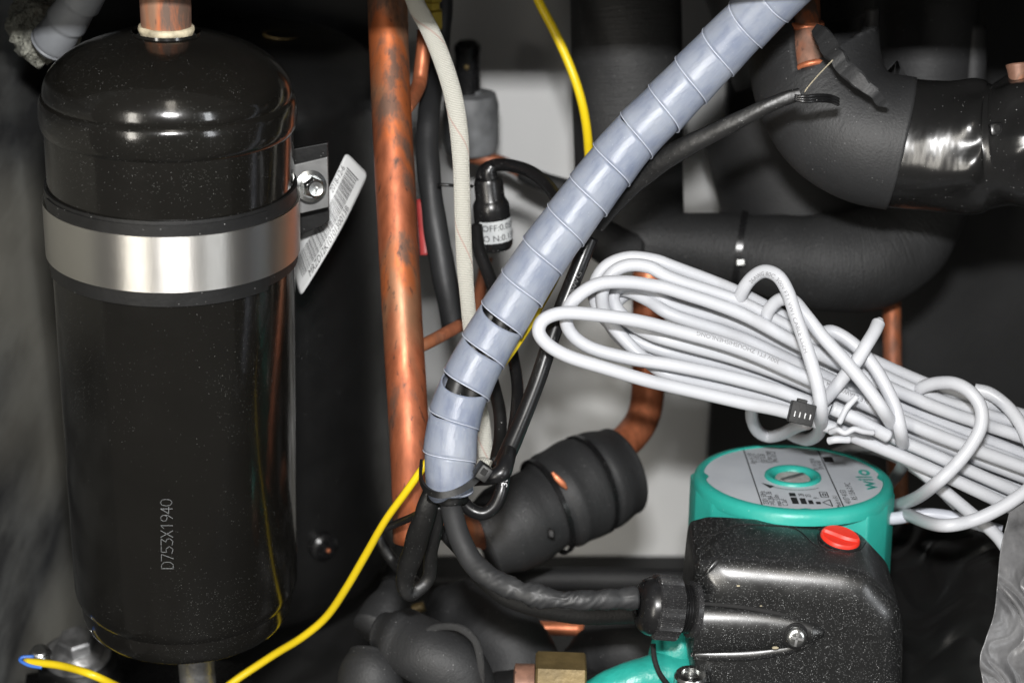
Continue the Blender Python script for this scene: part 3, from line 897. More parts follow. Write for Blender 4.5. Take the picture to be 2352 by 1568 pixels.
# cable tie round the lower end
def ribbon(pts, width, th, updir=None):
    C_ = spline(pts, 8); S_ = along(C_)
    V, F = [], []
    for i, p in enumerate(C_):
        t = (C_[min(i + 1, len(C_) - 1)] - C_[max(i - 1, 0)]).normalized()
        u = updir if updir is not None else UP
        w = (u - t * u.dot(t)).normalized(); n_ = t.cross(w)
        for a, b_ in ((-.5, -.5), (.5, -.5), (.5, .5), (-.5, .5)): V.append(p + w * width * a + n_ * th * b_)
    n = len(C_)
    for i in range(n - 1):
        for k in range(4): F.append((i * 4 + k, i * 4 + (k + 1) % 4, (i + 1) * 4 + (k + 1) % 4, (i + 1) * 4 + k))
    F += [(0, 1, 2, 3), ((n - 1) * 4 + 3, (n - 1) * 4 + 2, (n - 1) * 4 + 1, (n - 1) * 4)]
    return V, F
tie = thing('cable_tie', 'black nylon cable tie pulled round the lower end of the spiral wrap', 'cable tie', P(1030, 1130, .68))
mk('tie_strap', ribbon(PP((968, 1060, .705), (966, 1095, .695), (978, 1122, .683), (1005, 1136, .677), (1040, 1132, .676), (1075, 1115, .678), (1102, 1092, .681), (1118, 1076, .69)), .0026, .0012), 'rubber', tie, auto=30)
ha = (P(1122, 1064, .68) - P(1098, 1100, .68)).normalized()
hb = FW.cross(ha).normalized()
hd = mk('tie_head', box(P(1108, 1082, .676), ha, hb, (FW + UP * .35 - RT * .3).normalized(), .0062, .0050, .0052, .0006), 'rubber', tie, auto=30)
mk('tie_slot', box(P(1112, 1083, .6732), ha, hb, FW, .0026, .0024, .0006, .0002), 'dark_gap', hd, smooth=False)
mk('sleeve_end', tube(PP((1095, 1062, .713), (1110, 1062, .708), (1128, 1066, .706)), [px(9, .71), px(13, .71), px(9, .71)], 14, 5), 'braid', label='frayed beige sleeve end tucked between tie head and black cable knot', cat='sleeve')

# ------------------------------------------------------------------ black leads below the tie
g = tube(PP((992, 1130, .697), (978, 1175, .70), (962, 1225, .705), (945, 1280, .712), (930, 1330, .718), (938, 1362, .72), (962, 1352, .722), (985, 1325, .722), (990, 1270, .716), (1000, 1215, .71), (1008, 1160, .705)),
         [px(22, .7), px(25, .7), px(27, .7), px(26, .7), px(22, .7), px(18, .7), px(17, .7), px(16, .7), px(17, .7), px(17, .7), px(16, .7)], 22, 8, flat=(.62, 1), disp=wrinkle(.0005, 110, 9))
mk('taped_lead', g, 'heat_shrink', label='flattened black lead folded back in a V below the cable tie', cat='lead')
g = tube(PP((880, 1215, .735), (915, 1200, .73), (950, 1185, .72), (985, 1165, .71)), px(9, .72), 12, 5)
mk('thin_lead', g, 'black_cable', label='thin black lead running left from the tie behind the yellow wire', cat='lead')
g = tube(PP((865, 1215, .80), (878, 1250, .80), (905, 1290, .80), (935, 1320, .79), (960, 1345, .78)), px(14, .80), 12, 5)
mk('rear_lead', g, 'rubber', label='dark lead curving down behind the folded black lead', cat='lead')
pl_ = PP((1032, 1145, .694), (1042, 1190, .690), (1058, 1240, .686), (1085, 1290, .682), (1125, 1325, .678), (1180, 1352, .674), (1245, 1370, .672), (1310, 1378, .672), (1380, 1376, .674), (1462, 1372, .678))
def pl_wr(s, ph, p):
    k = min(1, max(0, (s - .03) / .02)) * (1 - .4 * min(1, max(0, (s - .075) / .03)))
    return k * (.0014 * noise.noise(p * 150 + Vector((0, 0, 5))) + .0012 * abs(noise.noise(Vector((s * 330 + ph * .8, ph * .7, 2)))) - .0003)
g = tube(pl_, [px(23, .69), px(25, .69), px(26, .68), px(26, .68), px(26, .68), px(26, .67), px(25, .67), px(24, .67), px(24, .67), px(24, .67)], 48, 16, flat=(.85, 1), disp=pl_wr)
mk('pump_lead', g, 'black_hose', label='black pump lead in crumpled sleeve curving into the cable gland', cat='cable')
g = tube(PP((1010, 1215, .74), (1060, 1270, .74), (1080, 1300, .74), (1110, 1330, .735), (1170, 1375, .73), (1260, 1398, .73), (1350, 1410, .73), (1500, 1405, .73)), [px(14, .73)] * 3 + [px(20, .73)] * 2 + [px(24, .73)] * 3, 16, 6)
mk('second_lead', g, 'foam_dark', label='dull black hose running right just under the crumpled pump lead', cat='hose')

# ------------------------------------------------------------------ coil of white cable
coil = thing('white_cable_coil', 'big coil of white cable tied in a bundle above the teal pump', 'cable coil', P(1750, 850, .72))
CR = px(15.4, .72)
def z6(x, y): return (1548 + x * .3418, 516.8 + y * .3418)
def loop(name, pts, r=CR, sub=8, seg=22, mat='white_cable'):
    L = PP(*pts); o = mk(name, tube(L, r, seg, sub), mat, coil); return L, o
# the long strands: y heights at x = 1548, 1700, 1850, 2120, 2352, 2460
cols = {1548: [613, 641, 669, 700, 726, 757, 786, 812, 838, 866, 890],
        1700: [672, 696, 720, 748, 776, 803, 826, 850, 874, 898, 925],
        1850: [752, 772, 796, 818, 842, 864, 884, 902, 920, 938, 958],
        2120: [880, 902, 924, 944, 966, 986, 1004, 1020, 1036, 1052, 1068],
        2352: [952, 978, 1003, 1027, 1050, 1073, 1096, 1118, 1138, 1158, 1178],
        2470: [985, 1012, 1040, 1066, 1092, 1118, 1142, 1166, 1188, 1210, 1232]}
random.seed(5)
dj = [.722, .716, .712, .728, .724, .706, .719, .730, .713, .722, .708]
def strand(k, rev=False, dd=0):
    pts = [(x, cols[x][k] + random.uniform(-2, 2), dj[k] + dd + (x - 1548) * .00003 + random.uniform(-.0006, .0006)) for x in sorted(cols)]
    return pts[::-1] if rev else pts
# (upper strand, lower strand, the points where it turns at the left)
turns = [
    (0, 7, [(1500, 597, .722), (1442, 592, .722), (1392, 612, .722), (1366, 655, .724), (1372, 705, .727), (1410, 752, .73), (1470, 786, .731)]),
    (1, 9, [(1490, 613, .716), (1440, 610, .716), (1402, 632, .717), (1383, 675, .719), (1392, 725, .724), (1430, 775, .726), (1485, 828, .724)]),
    (2, 8, [(1500, 656, .712), (1440, 648, .710), (1375, 652, .708), (1325, 682, .708), (1300, 722, .710), (1312, 766, .713), (1360, 800, .714), (1450, 824, .714)]),
    (3, 6, [(1500, 668, .728), (1450, 655, .729), (1415, 665, .73), (1410, 695, .729), (1440, 735, .726), (1490, 765, .722)]),
    (5, 10, [(1460, 736, .703), (1360, 722, .701), (1290, 719, .700), (1248, 735, .700), (1238, 764, .700), (1262, 794, .701), (1310, 820, .702), (1390, 845, .703), (1480, 872, .705)]),
]
textpath = None
for a, b_, mid in turns:
    pts = strand(a, True) + mid + strand(b_)
    L, o = loop('cable_loop', pts)
    if a == 5: textpath = (L, o)
loop('cable_loop', strand(4, True) + [(1490, 690, .729), (1440, 668, .733), (1405, 672, .736), (1395, 700, .738), (1410, 760, .738), (1480, 815, .735), (1620, 872, .732), (1800, 935, .73), (1950, 985, .73)])
loop('cable_loop', [(1398, 740, .742), (1412, 700, .74), (1450, 672, .738), (1520, 690, .738), (1600, 740, .738), (1700, 800, .738), (1900, 880, .738), (2120, 975, .738), (2400, 1085, .74)], mat='white_cable')
random.seed(3)
for k in range(4):   # hidden inner turns that fill the bundle
    yo = [18, 70, 120, 180][k]
    loop('cable_loop', [(1480 + 40 * k, 640 + yo * .9, .738), (1560, 655 + yo, .738), (1700, 706 + yo * .95, .738), (1850, 778 + yo * .8, .738), (2120, 900 + yo * .75, .74), (2352, 985 + yo * .85, .742), (2460, 1020 + yo, .742)])
L, o = textpath
SS = along(spline(L, 8))
# distance along the strand of the print that ends near x = 1465
Cq = spline(L, 8)
kq = min(range(len(Cq)), key=lambda i: (proj_y(Cq[i]) - 741) ** 2 + ((Cq[i] - C0).dot(RT) / (Cq[i] - C0).dot(FW) * FPX + 1176 - 1590) ** 2 * 4 + (0 if i < len(Cq) / 2 else 1e9))
TXS, TURN, FLIP = SS[kq] - .040, .45, False
for dx_, tx in ((0, '300V FT1 ZHOUSHISHENLONG'), (.052, '80C CABLE 26AWG 2464')):
    g = cable_text(L, CR, tx, .0027, TXS - dx_, turn=TURN, flip=FLIP, sub=8)
    mk('lettering', g, 'cable_print', o, smooth=False)
for k in range(10):
    pts = []
    for x in sorted(cols):
        if x > 1550: pts.append((x, (cols[x][k] + cols[x][k + 1]) / 2, .733 + (x - 1548) * .00003))
    pts = [(1610, (cols[1548][k] + cols[1548][k + 1]) / 2 + 22, .742)] + pts
    loop('cable_loop', pts)
for k in (0, 2, 3, 5, 7, 8, 9):
    loop('cable_loop', [(x, cols[x][k] * .7 + cols[x][k + 1] * .3 + 3, .746 + (x - 1548) * .00003) for x in sorted(cols) if x > 1650])
# loose loops in front
e1 = [z6(430, 520) + (.722,), z6(470, 425) + (.716,), z6(530, 350) + (.712,), z6(610, 310) + (.708,), z6(700, 345) + (.704,), z6(765, 450) + (.702,), z6(815, 600) + (.700,), z6(870, 760) + (.698,),
      z6(925, 930) + (.697,), z6(970, 1100) + (.697,), z6(990, 1270) + (.703,), z6(975, 1390) + (.735,), z6(905, 1440) + (.765,), z6(830, 1425) + (.785,), z6(760, 1390) + (.79,)]
L1, o1 = loop('loose_loop', e1)
mk('lettering', cable_text(L1, CR, '26AWG 80C 300V FT1 VW1 CABLE LSZH', .0025, .014, turn=.25, sp=1.1), 'cable_print', o1, smooth=False)
loop('loose_loop', [z6(525, 1200) + (.75,), z6(525, 1300) + (.765,), z6(565, 1385) + (.78,), z6(640, 1420) + (.785,), z6(730, 1400) + (.77,), z6(830, 1350) + (.74,), z6(900, 1330) + (.73,)])
loop('loose_loop', [z6(610, 640) + (.722,), z6(645, 560) + (.718,), z6(715, 500) + (.714,), z6(800, 510) + (.710,), z6(880, 600) + (.707,), z6(1000, 750) + (.705,), z6(1150, 915) + (.704,), z6(1300, 1095) + (.703,),
      z6(1410, 1250) + (.703,), z6(1475, 1370) + (.72,), z6(1465, 1445) + (.745,), z6(1350, 1470) + (.78,), z6(1200, 1495) + (.82,), z6(1060, 1545) + (.86,)])
loop('loose_loop', [z6(990, 730) + (.72,), z6(1060, 715) + (.718,), z6(1160, 765) + (.716,), z6(1260, 850) + (.714,), z6(1350, 960) + (.712,), z6(1430, 1100) + (.711,), z6(1490, 1240) + (.71,), z6(1525, 1400) + (.712,),
      (2074, 1030, .735), (2072, 1070, .77), (2045, 1110, .84)])
loop('loose_loop', [z6(1388, 632) + (.713,), z6(1372, 662)+(.712,), z6(1345, 720) + (.709,), z6(1290, 810) + (.706,), z6(1230, 910) + (.706,), z6(1150, 1010) + (.710,), z6(1060, 1120) + (.714,), z6(960, 1230) + (.72,)], r=[CR * .5, CR * 1.02] + [CR] * 5)
loop('loose_loop', [z6(1620, 1130) + (.735,), z6(1680, 1085) + (.728,), z6(1780, 1060) + (.722,), z6(1890, 1065) + (.716,), z6(1990, 1120) + (.712,), z6(2060, 1220) + (.710,), z6(2065, 1340) + (.709,), z6(2010, 1460) + (.709,),
      (2200, 1062, .710), (2150, 1110, .712), (2100, 1145, .74), (2040, 1165, .80), (1990, 1175, .86)])
loop('loose_loop', [z6(2020, 1105) + (.74,), z6(2120, 1130) + (.738,), z6(2230, 1210) + (.735,), z6(2320, 1320) + (.73,), z6(2400, 1480) + (.725,), (2400, 1080, .72), (2365, 1120, .714), (2300, 1165, .712), (2230, 1196, .712), (2160, 1206, .714), (2095, 1185, .75), (2060, 1160, .80)], mat='white_cable')
loop('loose_loop', [(2060, 1040, .735), (2110, 1075, .735), (2160, 1120, .735), (2220, 1170, .735), (2290, 1230, .735), (2330, 1290, .735)])
loop('loose_loop', [(1985, 1030, .83), (2020, 1035, .81), (2070, 1055, .785), (2130, 1095, .76), (2200, 1160, .75)])
loop('loose_loop', [(1950, 1170, .76), (2040, 1190, .76), (2120, 1180, .76), (2200, 1190, .755), (2300, 1220, .75)], mat='white_cable_shade')
loop('twist_tie', [z6(1050, 1390) + (.706,), z6(1100, 1375) + (.702,), z6(1150, 1395) + (.701,), z6(1210, 1370) + (.701,), z6(1270, 1385) + (.702,), z6(1340, 1395) + (.704,)], r=px(7, .7))
loop('twist_tie', [z6(1110, 1330) + (.704,), z6(1160, 1230) + (.702,), z6(1230, 1150) + (.702,)], r=px(7, .7))
loop('twist_tie', [z6(1040, 1450) + (.706,), z6(1090, 1440) + (.704,), z6(1180, 1440) + (.705,)], r=px(9, .7))
loop('cable_loop', [z6(1060, 1230) + (.709,), z6(1200, 1290) + (.709,), z6(1330, 1360) + (.71,), z6(1440, 1420) + (.712,)])
# black plug on the coil
cx_, cz_ = X * .97 + Z * -.20, None
ax = (P(1872, 945, .697) - P(1818, 932, .697)).normalized(); ay = (UP - ax * UP.dot(ax)).normalized(); az = ax.cross(ay)
pc = P(1841, 949, .699)
plug = thing('plug_connector', 'small black plug connector with pin slots lying on the white cable coil', 'connector', pc)
mk('housing', box(pc, ax, ay, az, px(56, .7), px(50, .7), .006, .0005), 'foam_dark', plug, auto=30)
mk('latch', box(pc + ay * px(28, .7) - ax * .001, ax, ay, az, px(22, .7), px(9, .7), .004, .0003), 'foam_dark', plug, smooth=False)
for k in range(4):
    mk('pin', box(pc + ax * px(-18 + 12 * k, .7) - ay * px(4, .7) - FW * .0031, (ax - ay * .3).normalized(), ay, az, px(3, .7), px(13, .7), .0006, .0001), 'dull_steel', plug, smooth=False)

# ------------------------------------------------------------------ circulating pump
po = P(1821, 1093, .772)
ez = Vector((0.005, .125, .992)).normalized()
ex = (RT - ez * RT.dot(ez)).normalized(); ey = ez.cross(ex)
ROT = R(-1.0)
ex, ey = ex * math.cos(ROT) + ey * math.sin(ROT), ey * math.cos(ROT) - ex * math.sin(ROT)
PR = px(228, .772)
pump = thing('circulating_pump', 'teal circulating pump with silver rating plate and black control box', 'pump', po - ez * .10)
def pd(a, b_, h=0): return po + ex * (a * PR) + ey * (b_ * PR) + ez * h
oct_ = [(-1.0, .30), (-.985, -.05), (-.90, -.44), (-.62, -.74), (-.2, -.90), (.25, -.90), (.62, -.74), (.88, -.46), (.985, -.05), (1.0, .30), (.7, .75), (.2, .98), (-.2, .98), (-.7, .75)]
flat8 = [(-1.005, .30), (-.995, -.22), (-.87, -.52), (-.60, -.80), (.62, -.80), (.86, -.54), (.995, -.20), (1.005, .30), (.6, .85), (-.6, .85)]
g = prism([pd(a, b_, -.0045) for a, b_ in flat8][::-1], ez * -.115, .0012, 2, grow=1.02)
mk('motor_housing', g, 'teal_paint', pump, auto=35)
# raised round rim, sloping edge, recess for the plate
rimp = [(PR * 1.0, -.0060), (PR * .998, -.0030), (PR * .985, -.0012), (PR * .955, 0), (PR * .915, .0003), (PR * .90, .0002), (PR * .892, -.0006), (PR * .87, -.0009)]
mk('rim', lathe(rimp, po, ez, 96, close=False), 'teal_paint', pump, auto=40)
def disc_r(a):
    r = .888
    for c_ in (0, math.pi / 2, math.pi, -math.pi / 2):
        d_ = abs((a - c_ + math.pi) % (2 * math.pi) - math.pi)
        if d_ < .13: r -= .045 * (math.cos(d_ / .13 * math.pi) * .5 + .5)
    return r
nn_ = 128
V = [pd(.275 * math.cos(2 * math.pi * i / nn_), .275 * math.sin(2 * math.pi * i / nn_), -.0004) for i in range(nn_)]
V += [pd(disc_r(2 * math.pi * i / nn_) * math.cos(2 * math.pi * i / nn_), disc_r(2 * math.pi * i / nn_) * math.sin(2 * math.pi * i / nn_), -.0004) for i in range(nn_)]
F = [(i, (i + 1) % nn_, (i + 1) % nn_ + nn_, i + nn_)[::-1] for i in range(nn_)]
plate_o = mk('rating_plate', (V, F), 'rating_plate', pump, smooth=False)
mk('inner_floor', lathe([(PR * .93, -.0008), (PR * .2, -.0008)], po, ez, 64, close=False), 'teal_paint', pump)
mk('vent_collar', lathe([(PR * .285, -.0006), (PR * .280, .0006), (PR * .262, .0011), (PR * .235, .0009), (PR * .205, -.0001), (PR * .195, -.0015), (PR * .19, -.006)], po, ez, 64, close=False), 'teal_paint', pump, auto=60)
sc = mk('vent_screw', lathe([(PR * .178, -.006), (PR * .178, -.0012), (PR * .168, -.0006), (0, -.0006)], po, ez, 48, close=False), 'bright_screw', pump, auto=40)
dg_ = (ex * .8 + ey * .6).normalized()
mk('screw_slot', box(po - ez * .0002, dg_, ez.cross(dg_), ez, PR * .30, PR * .045, .0006), 'dull_steel', sc, smooth=False)
mk('well_floor', lathe([(PR * .2, -.0058), (0, -.0058)], po, ez, 32, close=False), 'dark_gap', pump)
# print on the plate
def quad(a0, b0, a1, b1, h=-.00025): return ([pd(a0, b0, h), pd(a1, b0, h), pd(a1, b1, h), pd(a0, b1, h)], [(0, 1, 2, 3)])
prn = []
for a_ in (-.405, .375): 
    hh = math.sqrt(.9 ** 2 - a_ ** 2) - .01
    prn.append(quad(a_ - .006, -hh, a_ + .006, hh))
for a0, ww, h1 in ((-.105, .062, .17), (-.02, .055, .15), (.055, .045, .10), (.125, .045, .06)):
    prn.append(quad(a0, -.74, a0 + ww, -.74 + h1))
prn.append(quad(-.105, -.54, -.043, -.45))
def ptext(s, a, b_, size, mat_l=prn, up=True):
    g = text_geo(s, 1)
    mat_l.append(tmap(g, lambda x, y: pd(a - y * size, b_ + x * size, -.00022)))
for s, a, b_, z_ in (('230V 50Hz', -.335, -.76, .078), ('I=0.28A 3B', -.275, -.78, .078), ('max 5.0m', -.215, -.80, .075), ('C 2uF', -.155, -.80, .075), ('Qmax 3 P', -.12, -.80, .0),
                     ('28', .035, -.54, .075), ('23', .10, -.56, .075), ('9', .17, -.60, .075), ('Made in EU', .355, -.82, .066),
                     ('Art 4 119', -.325, .36, .082), ('T 110 C', -.265, .40, .082), ('EEI 0.20', -.205, .40, .082), ('10 bar max', -.145, .38, .082), ('PN 10 CE', -.085, .42, .082),
                     ('01.14 2018', .295, .20, .075), ('SN 4160', .35, .22, .075),
                     ('4107 4153', .465, -.72, .085), ('RS 15/6-3 PC', .545, -.62, .085)):
    if z_ > 0: ptext(s, a, b_, z_)
prn.append(quad(.39, .44, .49, .60))
# little symbols: warning triangle, recycling mark, read-the-manual square
def outline(ptl, w_=.011):
    for (a0, b0), (a1, b1) in zip(ptl, ptl[1:] + ptl[:1]):
        dx_, dy_ = a1 - a0, b1 - b0; l_ = math.hypot(dx_, dy_); nx_, ny_ = -dy_ / l_ * w_ / 2, dx_ / l_ * w_ / 2
        prn.append(([pd(a0 + nx_, b0 + ny_, -.0002), pd(a1 + nx_, b1 + ny_, -.0002), pd(a1 - nx_, b1 - ny_, -.0002), pd(a0 - nx_, b0 - ny_, -.0002)], [(0, 1, 2, 3)]))
outline([(.19, -.70), (.27, -.80), (.27, -.62)])
outline([(.20, -.56), (.27, -.56), (.27, -.42), (.20, -.42)])
outline([(.225, -.52), (.25, -.52), (.25, -.46), (.225, -.46)])
# direction arrow round the collar
arc = []
for i in range(20):
    a0 = R(222 + 82 * i / 20); a1 = R(222 + 82 * (i + 1) / 20)
    arc.append(([pd(r2 * math.cos(a_), r2 * math.sin(a_), -.0002) for r2, a_ in ((.37, a0), (.37, a1), (.378, a1), (.378, a0))], [(0, 1, 2, 3)]))
prn += arc
prn.append(([pd(-.34, -.18, -.0002), pd(-.22, -.275, -.0002), pd(-.27, -.33, -.0002)], [(0, 1, 2)]))
mk('printing', join(*prn), 'print_black', plate_o, smooth=False, kind='stuff')
g = text_geo('wilo', 1)
wl = max(v.x for v in g[0])
mk('lettering', join(*[tmap(g, lambda x, y, o_=o_: pd(.79 + o_ - y * .215, -.34 + x / wl * .56, -.0002 + abs(o_) * .001)) for o_ in (-.008, -.003, .003, .008)]), 'teal_ink', plate_o, smooth=False)

# ---- control box on its front
dF = .704
fo = P(1830, 1330, dF); fy = fo.y
YAW = math.tan(R(-6.0)); X0 = P(1600, 1400, dF).x       # the box is turned a little to the left
def on_face(x, y, back=0):
    v = P(x, y, 1.0) - C0
    return C0 + v * ((fy + back - X0 * YAW) / (v.y - v.x * YAW))
def fp(x, y): return on_face(x, y)
zt = fp(1800, 1302).z
def chaikin(pts, n):
    for _ in range(n):
        q = []
        for a, b_ in zip(pts, pts[1:] + pts[:1]): q += [a.lerp(b_, .13), a.lerp(b_, .87)]
        pts = q
    return pts
def inset(poly, d):
    n = len(poly); c = sum(poly, Vector()) / n; L_ = []
    for i in range(n):
        a, b_ = poly[i], poly[(i + 1) % n]; t = (b_ - a).normalized(); k = Vector((t.z, 0, -t.x))
        if k.dot(c - a) < 0: k = -k
        L_.append((a + k * d, t))
    out = []
    for i in range(n):
        (p, u), (q, v) = L_[i - 1], L_[i]
        den = u.x * v.z - u.z * v.x
        w = ((q.x - p.x) * v.z - (q.z - p.z) * v.x) / den
        out.append(p + u * w)
    return out
RI = .0145
def pillow(poly, vec, rad, seg=8, grow=1.0, rnd=4):
    """outline with a softly rounded front edge, swept back by vec"""
    c = sum(poly, Vector()) / len(poly)
    V, F = [], []
    for k in range(seg + 1):
        a = R(90 * k / seg)
        ring = chaikin(inset(poly, RI * (1 - math.sin(a))), rnd); n = len(ring)
        V += [p + Y * (rad * (1 - math.cos(a)) - rad) for p in ring]
    V += [c + vec + (p - c) * grow for p in chaikin(list(poly), rnd)]
    for k in range(seg + 1):
        for i in range(n):
            i2 = (i + 1) % n; F.append((k * n + i, (k + 1) * n + i, (k + 1) * n + i2, k * n + i2))
    F.append(tuple(range(n))); F.append(tuple(reversed(range((seg + 1) * n, (seg + 2) * n))))
    bm = bmesh.new(); vv = [bm.verts.new(v) for v in V]
    for f in F: bm.faces.new([vv[i] for i in f])
    bmesh.ops.recalc_face_normals(bm, faces=bm.faces); bm.verts.index_update()
    out = ([v.co.copy() for v in bm.verts], [tuple(v.index for v in f.verts) for f in bm.faces]); bm.free()
    return out
RB = .0105
def fq(x, y): return on_face(x, y, RB)
front = [fq(1597, 1266), fq(1985, 1297), fq(2074, 1392), fq(2068, 1690), fq(1655, 1690), fq(1577, 1510), fq(1582, 1400)]
g = pillow([Vector((p.x, 0, p.z)) for p in front], Vector((.0008, .0300, .0004)), RB, 10, 1.015)
for v in g[0]: v.y += fy + RB + (v.x - X0) * YAW
bx = mk('control_box', g, 'box_plastic', pump, auto=60)
# fine seam and raised pad on the top face
ztop = max(p.z for p in [Vector(v) for v in g[0]])
def tp(x, y, h=0): return on_z(x, y, ztop - .0004 + h)
def top_z(x, y):
    # height of the box top under a picture place, found from the mesh itself
    return None
from mathutils.bvhtree import BVHTree
bvh = BVHTree.FromPolygons([tuple(v) for v in g[0]], [tuple(f) for f in g[1]])
def on_box(x, y, h=0):
    d = (P(x, y, 1.0) - C0).normalized()
    hit = bvh.ray_cast(C0, d)
    if hit[0] is None: return None, -d
    n_ = hit[1]; n_ = n_ if n_.dot(d) < 0 else -n_
    return hit[0] + n_ * h, n_
seam = [q_ for q_ in (on_box(x, y, .0001)[0] for x, y in ((1604, 1232), (1640, 1228), (1668, 1214), (1700, 1204), (1760, 1206), (1812, 1210), (1840, 1222), (1870, 1250), (1895, 1262))) if q_ is not None]
mk('seam', tube(seam, .00025, 6, 5), 'dark_gap', bx)
# back ledge of the lid behind the seam
kb, kn = on_box(1929, 1238)
knob = mk('speed_knob', lathe([(px(50, .72), .0000), (px(49, .72), .0003), (px(47, .72), .0004)], kb, kn, 48), 'dark_gap', bx)
mk('knob_cap', lathe([(px(46, .72), .0002), (px(45.5, .72), .0014), (px(43, .72), .0020), (0, .0020)], kb, kn, 64), 'red_plastic', knob, auto=40)
gd = (RT * .86 + Y * -.50); gd = (gd - kn * gd.dot(kn)).normalized(); gs_ = kn.cross(gd)
ridge = []
n = 24
V, F = [], []
for i in range(n + 1):
    t = -1 + 2 * i / n
    wv = .0016 + .0012 * (1 - t * t)
    cxx = kb + gd * (t * px(41, .72)) + gs_ * (.0014 * t * t * (1 if t > 0 else -1))
    for off, h_ in ((-wv, .0016), (-wv * .55, .0031), (wv * .55, .0031), (wv, .0016)): V.append(cxx + gs_ * off + kn * h_ * (1 if abs(t) < .97 else .75))
for i in range(n):
    for k in range(3): F.append((i * 4 + k, i * 4 + k + 1, (i + 1) * 4 + k + 1, (i + 1) * 4 + k))
F += [(0, 1, 2, 3), (n * 4 + 3, n * 4 + 2, n * 4 + 1, n * 4)]
mk('knob_grip', (V, F), 'red_plastic', knob, auto=50)
# frame round the knob and small marks above it
fr_p = [q_ for q_ in (on_box(x, y, .0001)[0] for x, y in ((1880, 1204), (1878, 1226), (1882, 1250), (1905, 1262), (1945, 1268), (1975, 1262), (1988, 1246), (1990, 1218), (1988, 1208))) if q_ is not None]
mk('knob_frame', tube(fr_p, .00022, 6, 5), 'dark_gap', bx)
for cx1 in (1891, 1931, 1968):
    pts = [q_ for q_ in (on_box(cx1 + a, 1216 + b_, .0002)[0] for a, b_ in ((-9, 1), (-3, -5), (5, -4), (1, 2), (8, 4))) if q_ is not None]
    if len(pts) < 3: continue
    mk('speed_mark', tube(pts, .00035, 6, 4), 'dark_gap', bx)
# notch at the upper left of the front, and sculpted cable-entry boss
nt_ = [on_box(x, y, .0)[0] for x, y in ((1662, 1272), (1645, 1288), (1628, 1308), (1612, 1330))]
mk('crease', tube(nt_, [.0004, .0010, .0010, .0004], 10, 6), 'box_plastic', bx)
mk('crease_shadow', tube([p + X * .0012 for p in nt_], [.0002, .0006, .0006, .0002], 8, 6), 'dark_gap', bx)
def hfield(fn, x0, x1, z0, z1, nx, nz):
    V, F = [], []
    for i in range(nx + 1):
        for j in range(nz + 1):
            x = x0 + (x1 - x0) * i / nx; z = z0 + (z1 - z0) * j / nz
            V.append(Vector((x, fy + (x - X0) * YAW - fn(i / nx, x, z), z)))
    for i in range(nx):
        for j in range(nz):
            a = i * (nz + 1) + j; F.append((a, a + nz + 1, a + nz + 2, a + 1))
    return V, F
pL, pR_ = fp(1590, 1448), fp(1896, 1462)
zc0 = fp(1590, 1445).z; zc1 = fp(1890, 1452).z
hh0 = abs(fp(1590, 1388).z - fp(1590, 1500).z) / 2
def boss(u, x, z):
    zc = fp(1590, 1444).z * (1 - u) + zc1 * u
    hw = hh0 * (1 - .25 * u) * math.sqrt(max(0, 1 - u ** 3.2)) + 1e-6
    q = abs(z - zc) / hw
    if q >= 1: return -.0012
    return .0075 * (1 - .45 * u) * (1 - q ** 2) ** .6 * min(1, (1 - u) * 9) ** .5 - .0006
g = hfield(boss, pL.x, pR_.x, fp(1740, 1520).z, fp(1740, 1372).z, 90, 70)
mk('cable_boss', g, 'box_plastic', bx)
g = tube([fp(1592, 1500) + Y * .0002, fp(1650, 1503) + Y * .0002, fp(1730, 1500) + Y * .0002, fp(1800, 1490) + Y * .0002, fp(1850, 1477) + Y * .0002, fp(1882, 1462) + Y * .001], [.0026, .0028, .0028, .0026, .0022, .0010], 20, 8, flat=(.75, 1))
mk('lower_ridge', g, 'box_plastic', bx)
g = tube([fp(1596, 1384) - Y * .0001, fp(1680, 1390) - Y * .0001, fp(1760, 1402) - Y * .0001, fp(1830, 1420) - Y * .0001, fp(1885, 1440) - Y * .0001], [.0008, .0010, .0012, .0010, .0003], 8, 6, flat=(.3, 1))
mk('groove', g, 'dark_gap', bx)
# screw
zs = fp(1824, 1447) - Y * .0046
scw = mk('cover_screw', lathe([(.0044, 0), (.0044, .0012), (.0038, .0021), (.0022, .0026), (0, .0027)], zs, Vector((0, -.97, .24)), 40), 'zinc', bx, auto=50)
sn = Vector((0, -.97, .24)).normalized(); sx_ = (X * .97 + Z * -.2).normalized(); sx_ = (sx_ - sn * sx_.dot(sn)).normalized(); sy_ = sn.cross(sx_)
for a_, l_, w2 in ((0, .0056, .0009), (90, .0066, .0010)):
    dd = sx_ * math.cos(R(a_)) + sy_ * math.sin(R(a_))
    mk('screw_slot', box(zs + sn * .00235, dd, sn.cross(dd), sn, l_, w2, .0010), 'dull_steel', scw, smooth=False)
mk('screw_recess', lathe([(.0058, -.0035), (.0056, .0002), (.0048, .0004)], zs - sn * .0004, sn, 40), 'black_plastic', bx, auto=50)
# flakes of dirt stuck on the cover
for x, y, a in ((1696, 1344, 5), (1748, 1390, 4), (1776, 1471, 9)):
    c_, n_ = on_box(x, y)
    pts = [c_ - Y * .0003 + X * px(a * math.cos(k * 1.05) * random.uniform(.7, 1.1), .7) + Z * px(a * .4 * math.sin(k * 1.05), .7) for k in range(6)]
    if a == 9: pts = [p - Y * .0049 for p in pts]
    mk('dirt_flake', (pts + [p + Y * .0003 for p in pts], [tuple(range(6)), tuple(reversed(range(6, 12)))] + [(k, (k + 1) % 6, (k + 1) % 6 + 6, k + 6) for k in range(6)]), 'sealant', bx, smooth=False)

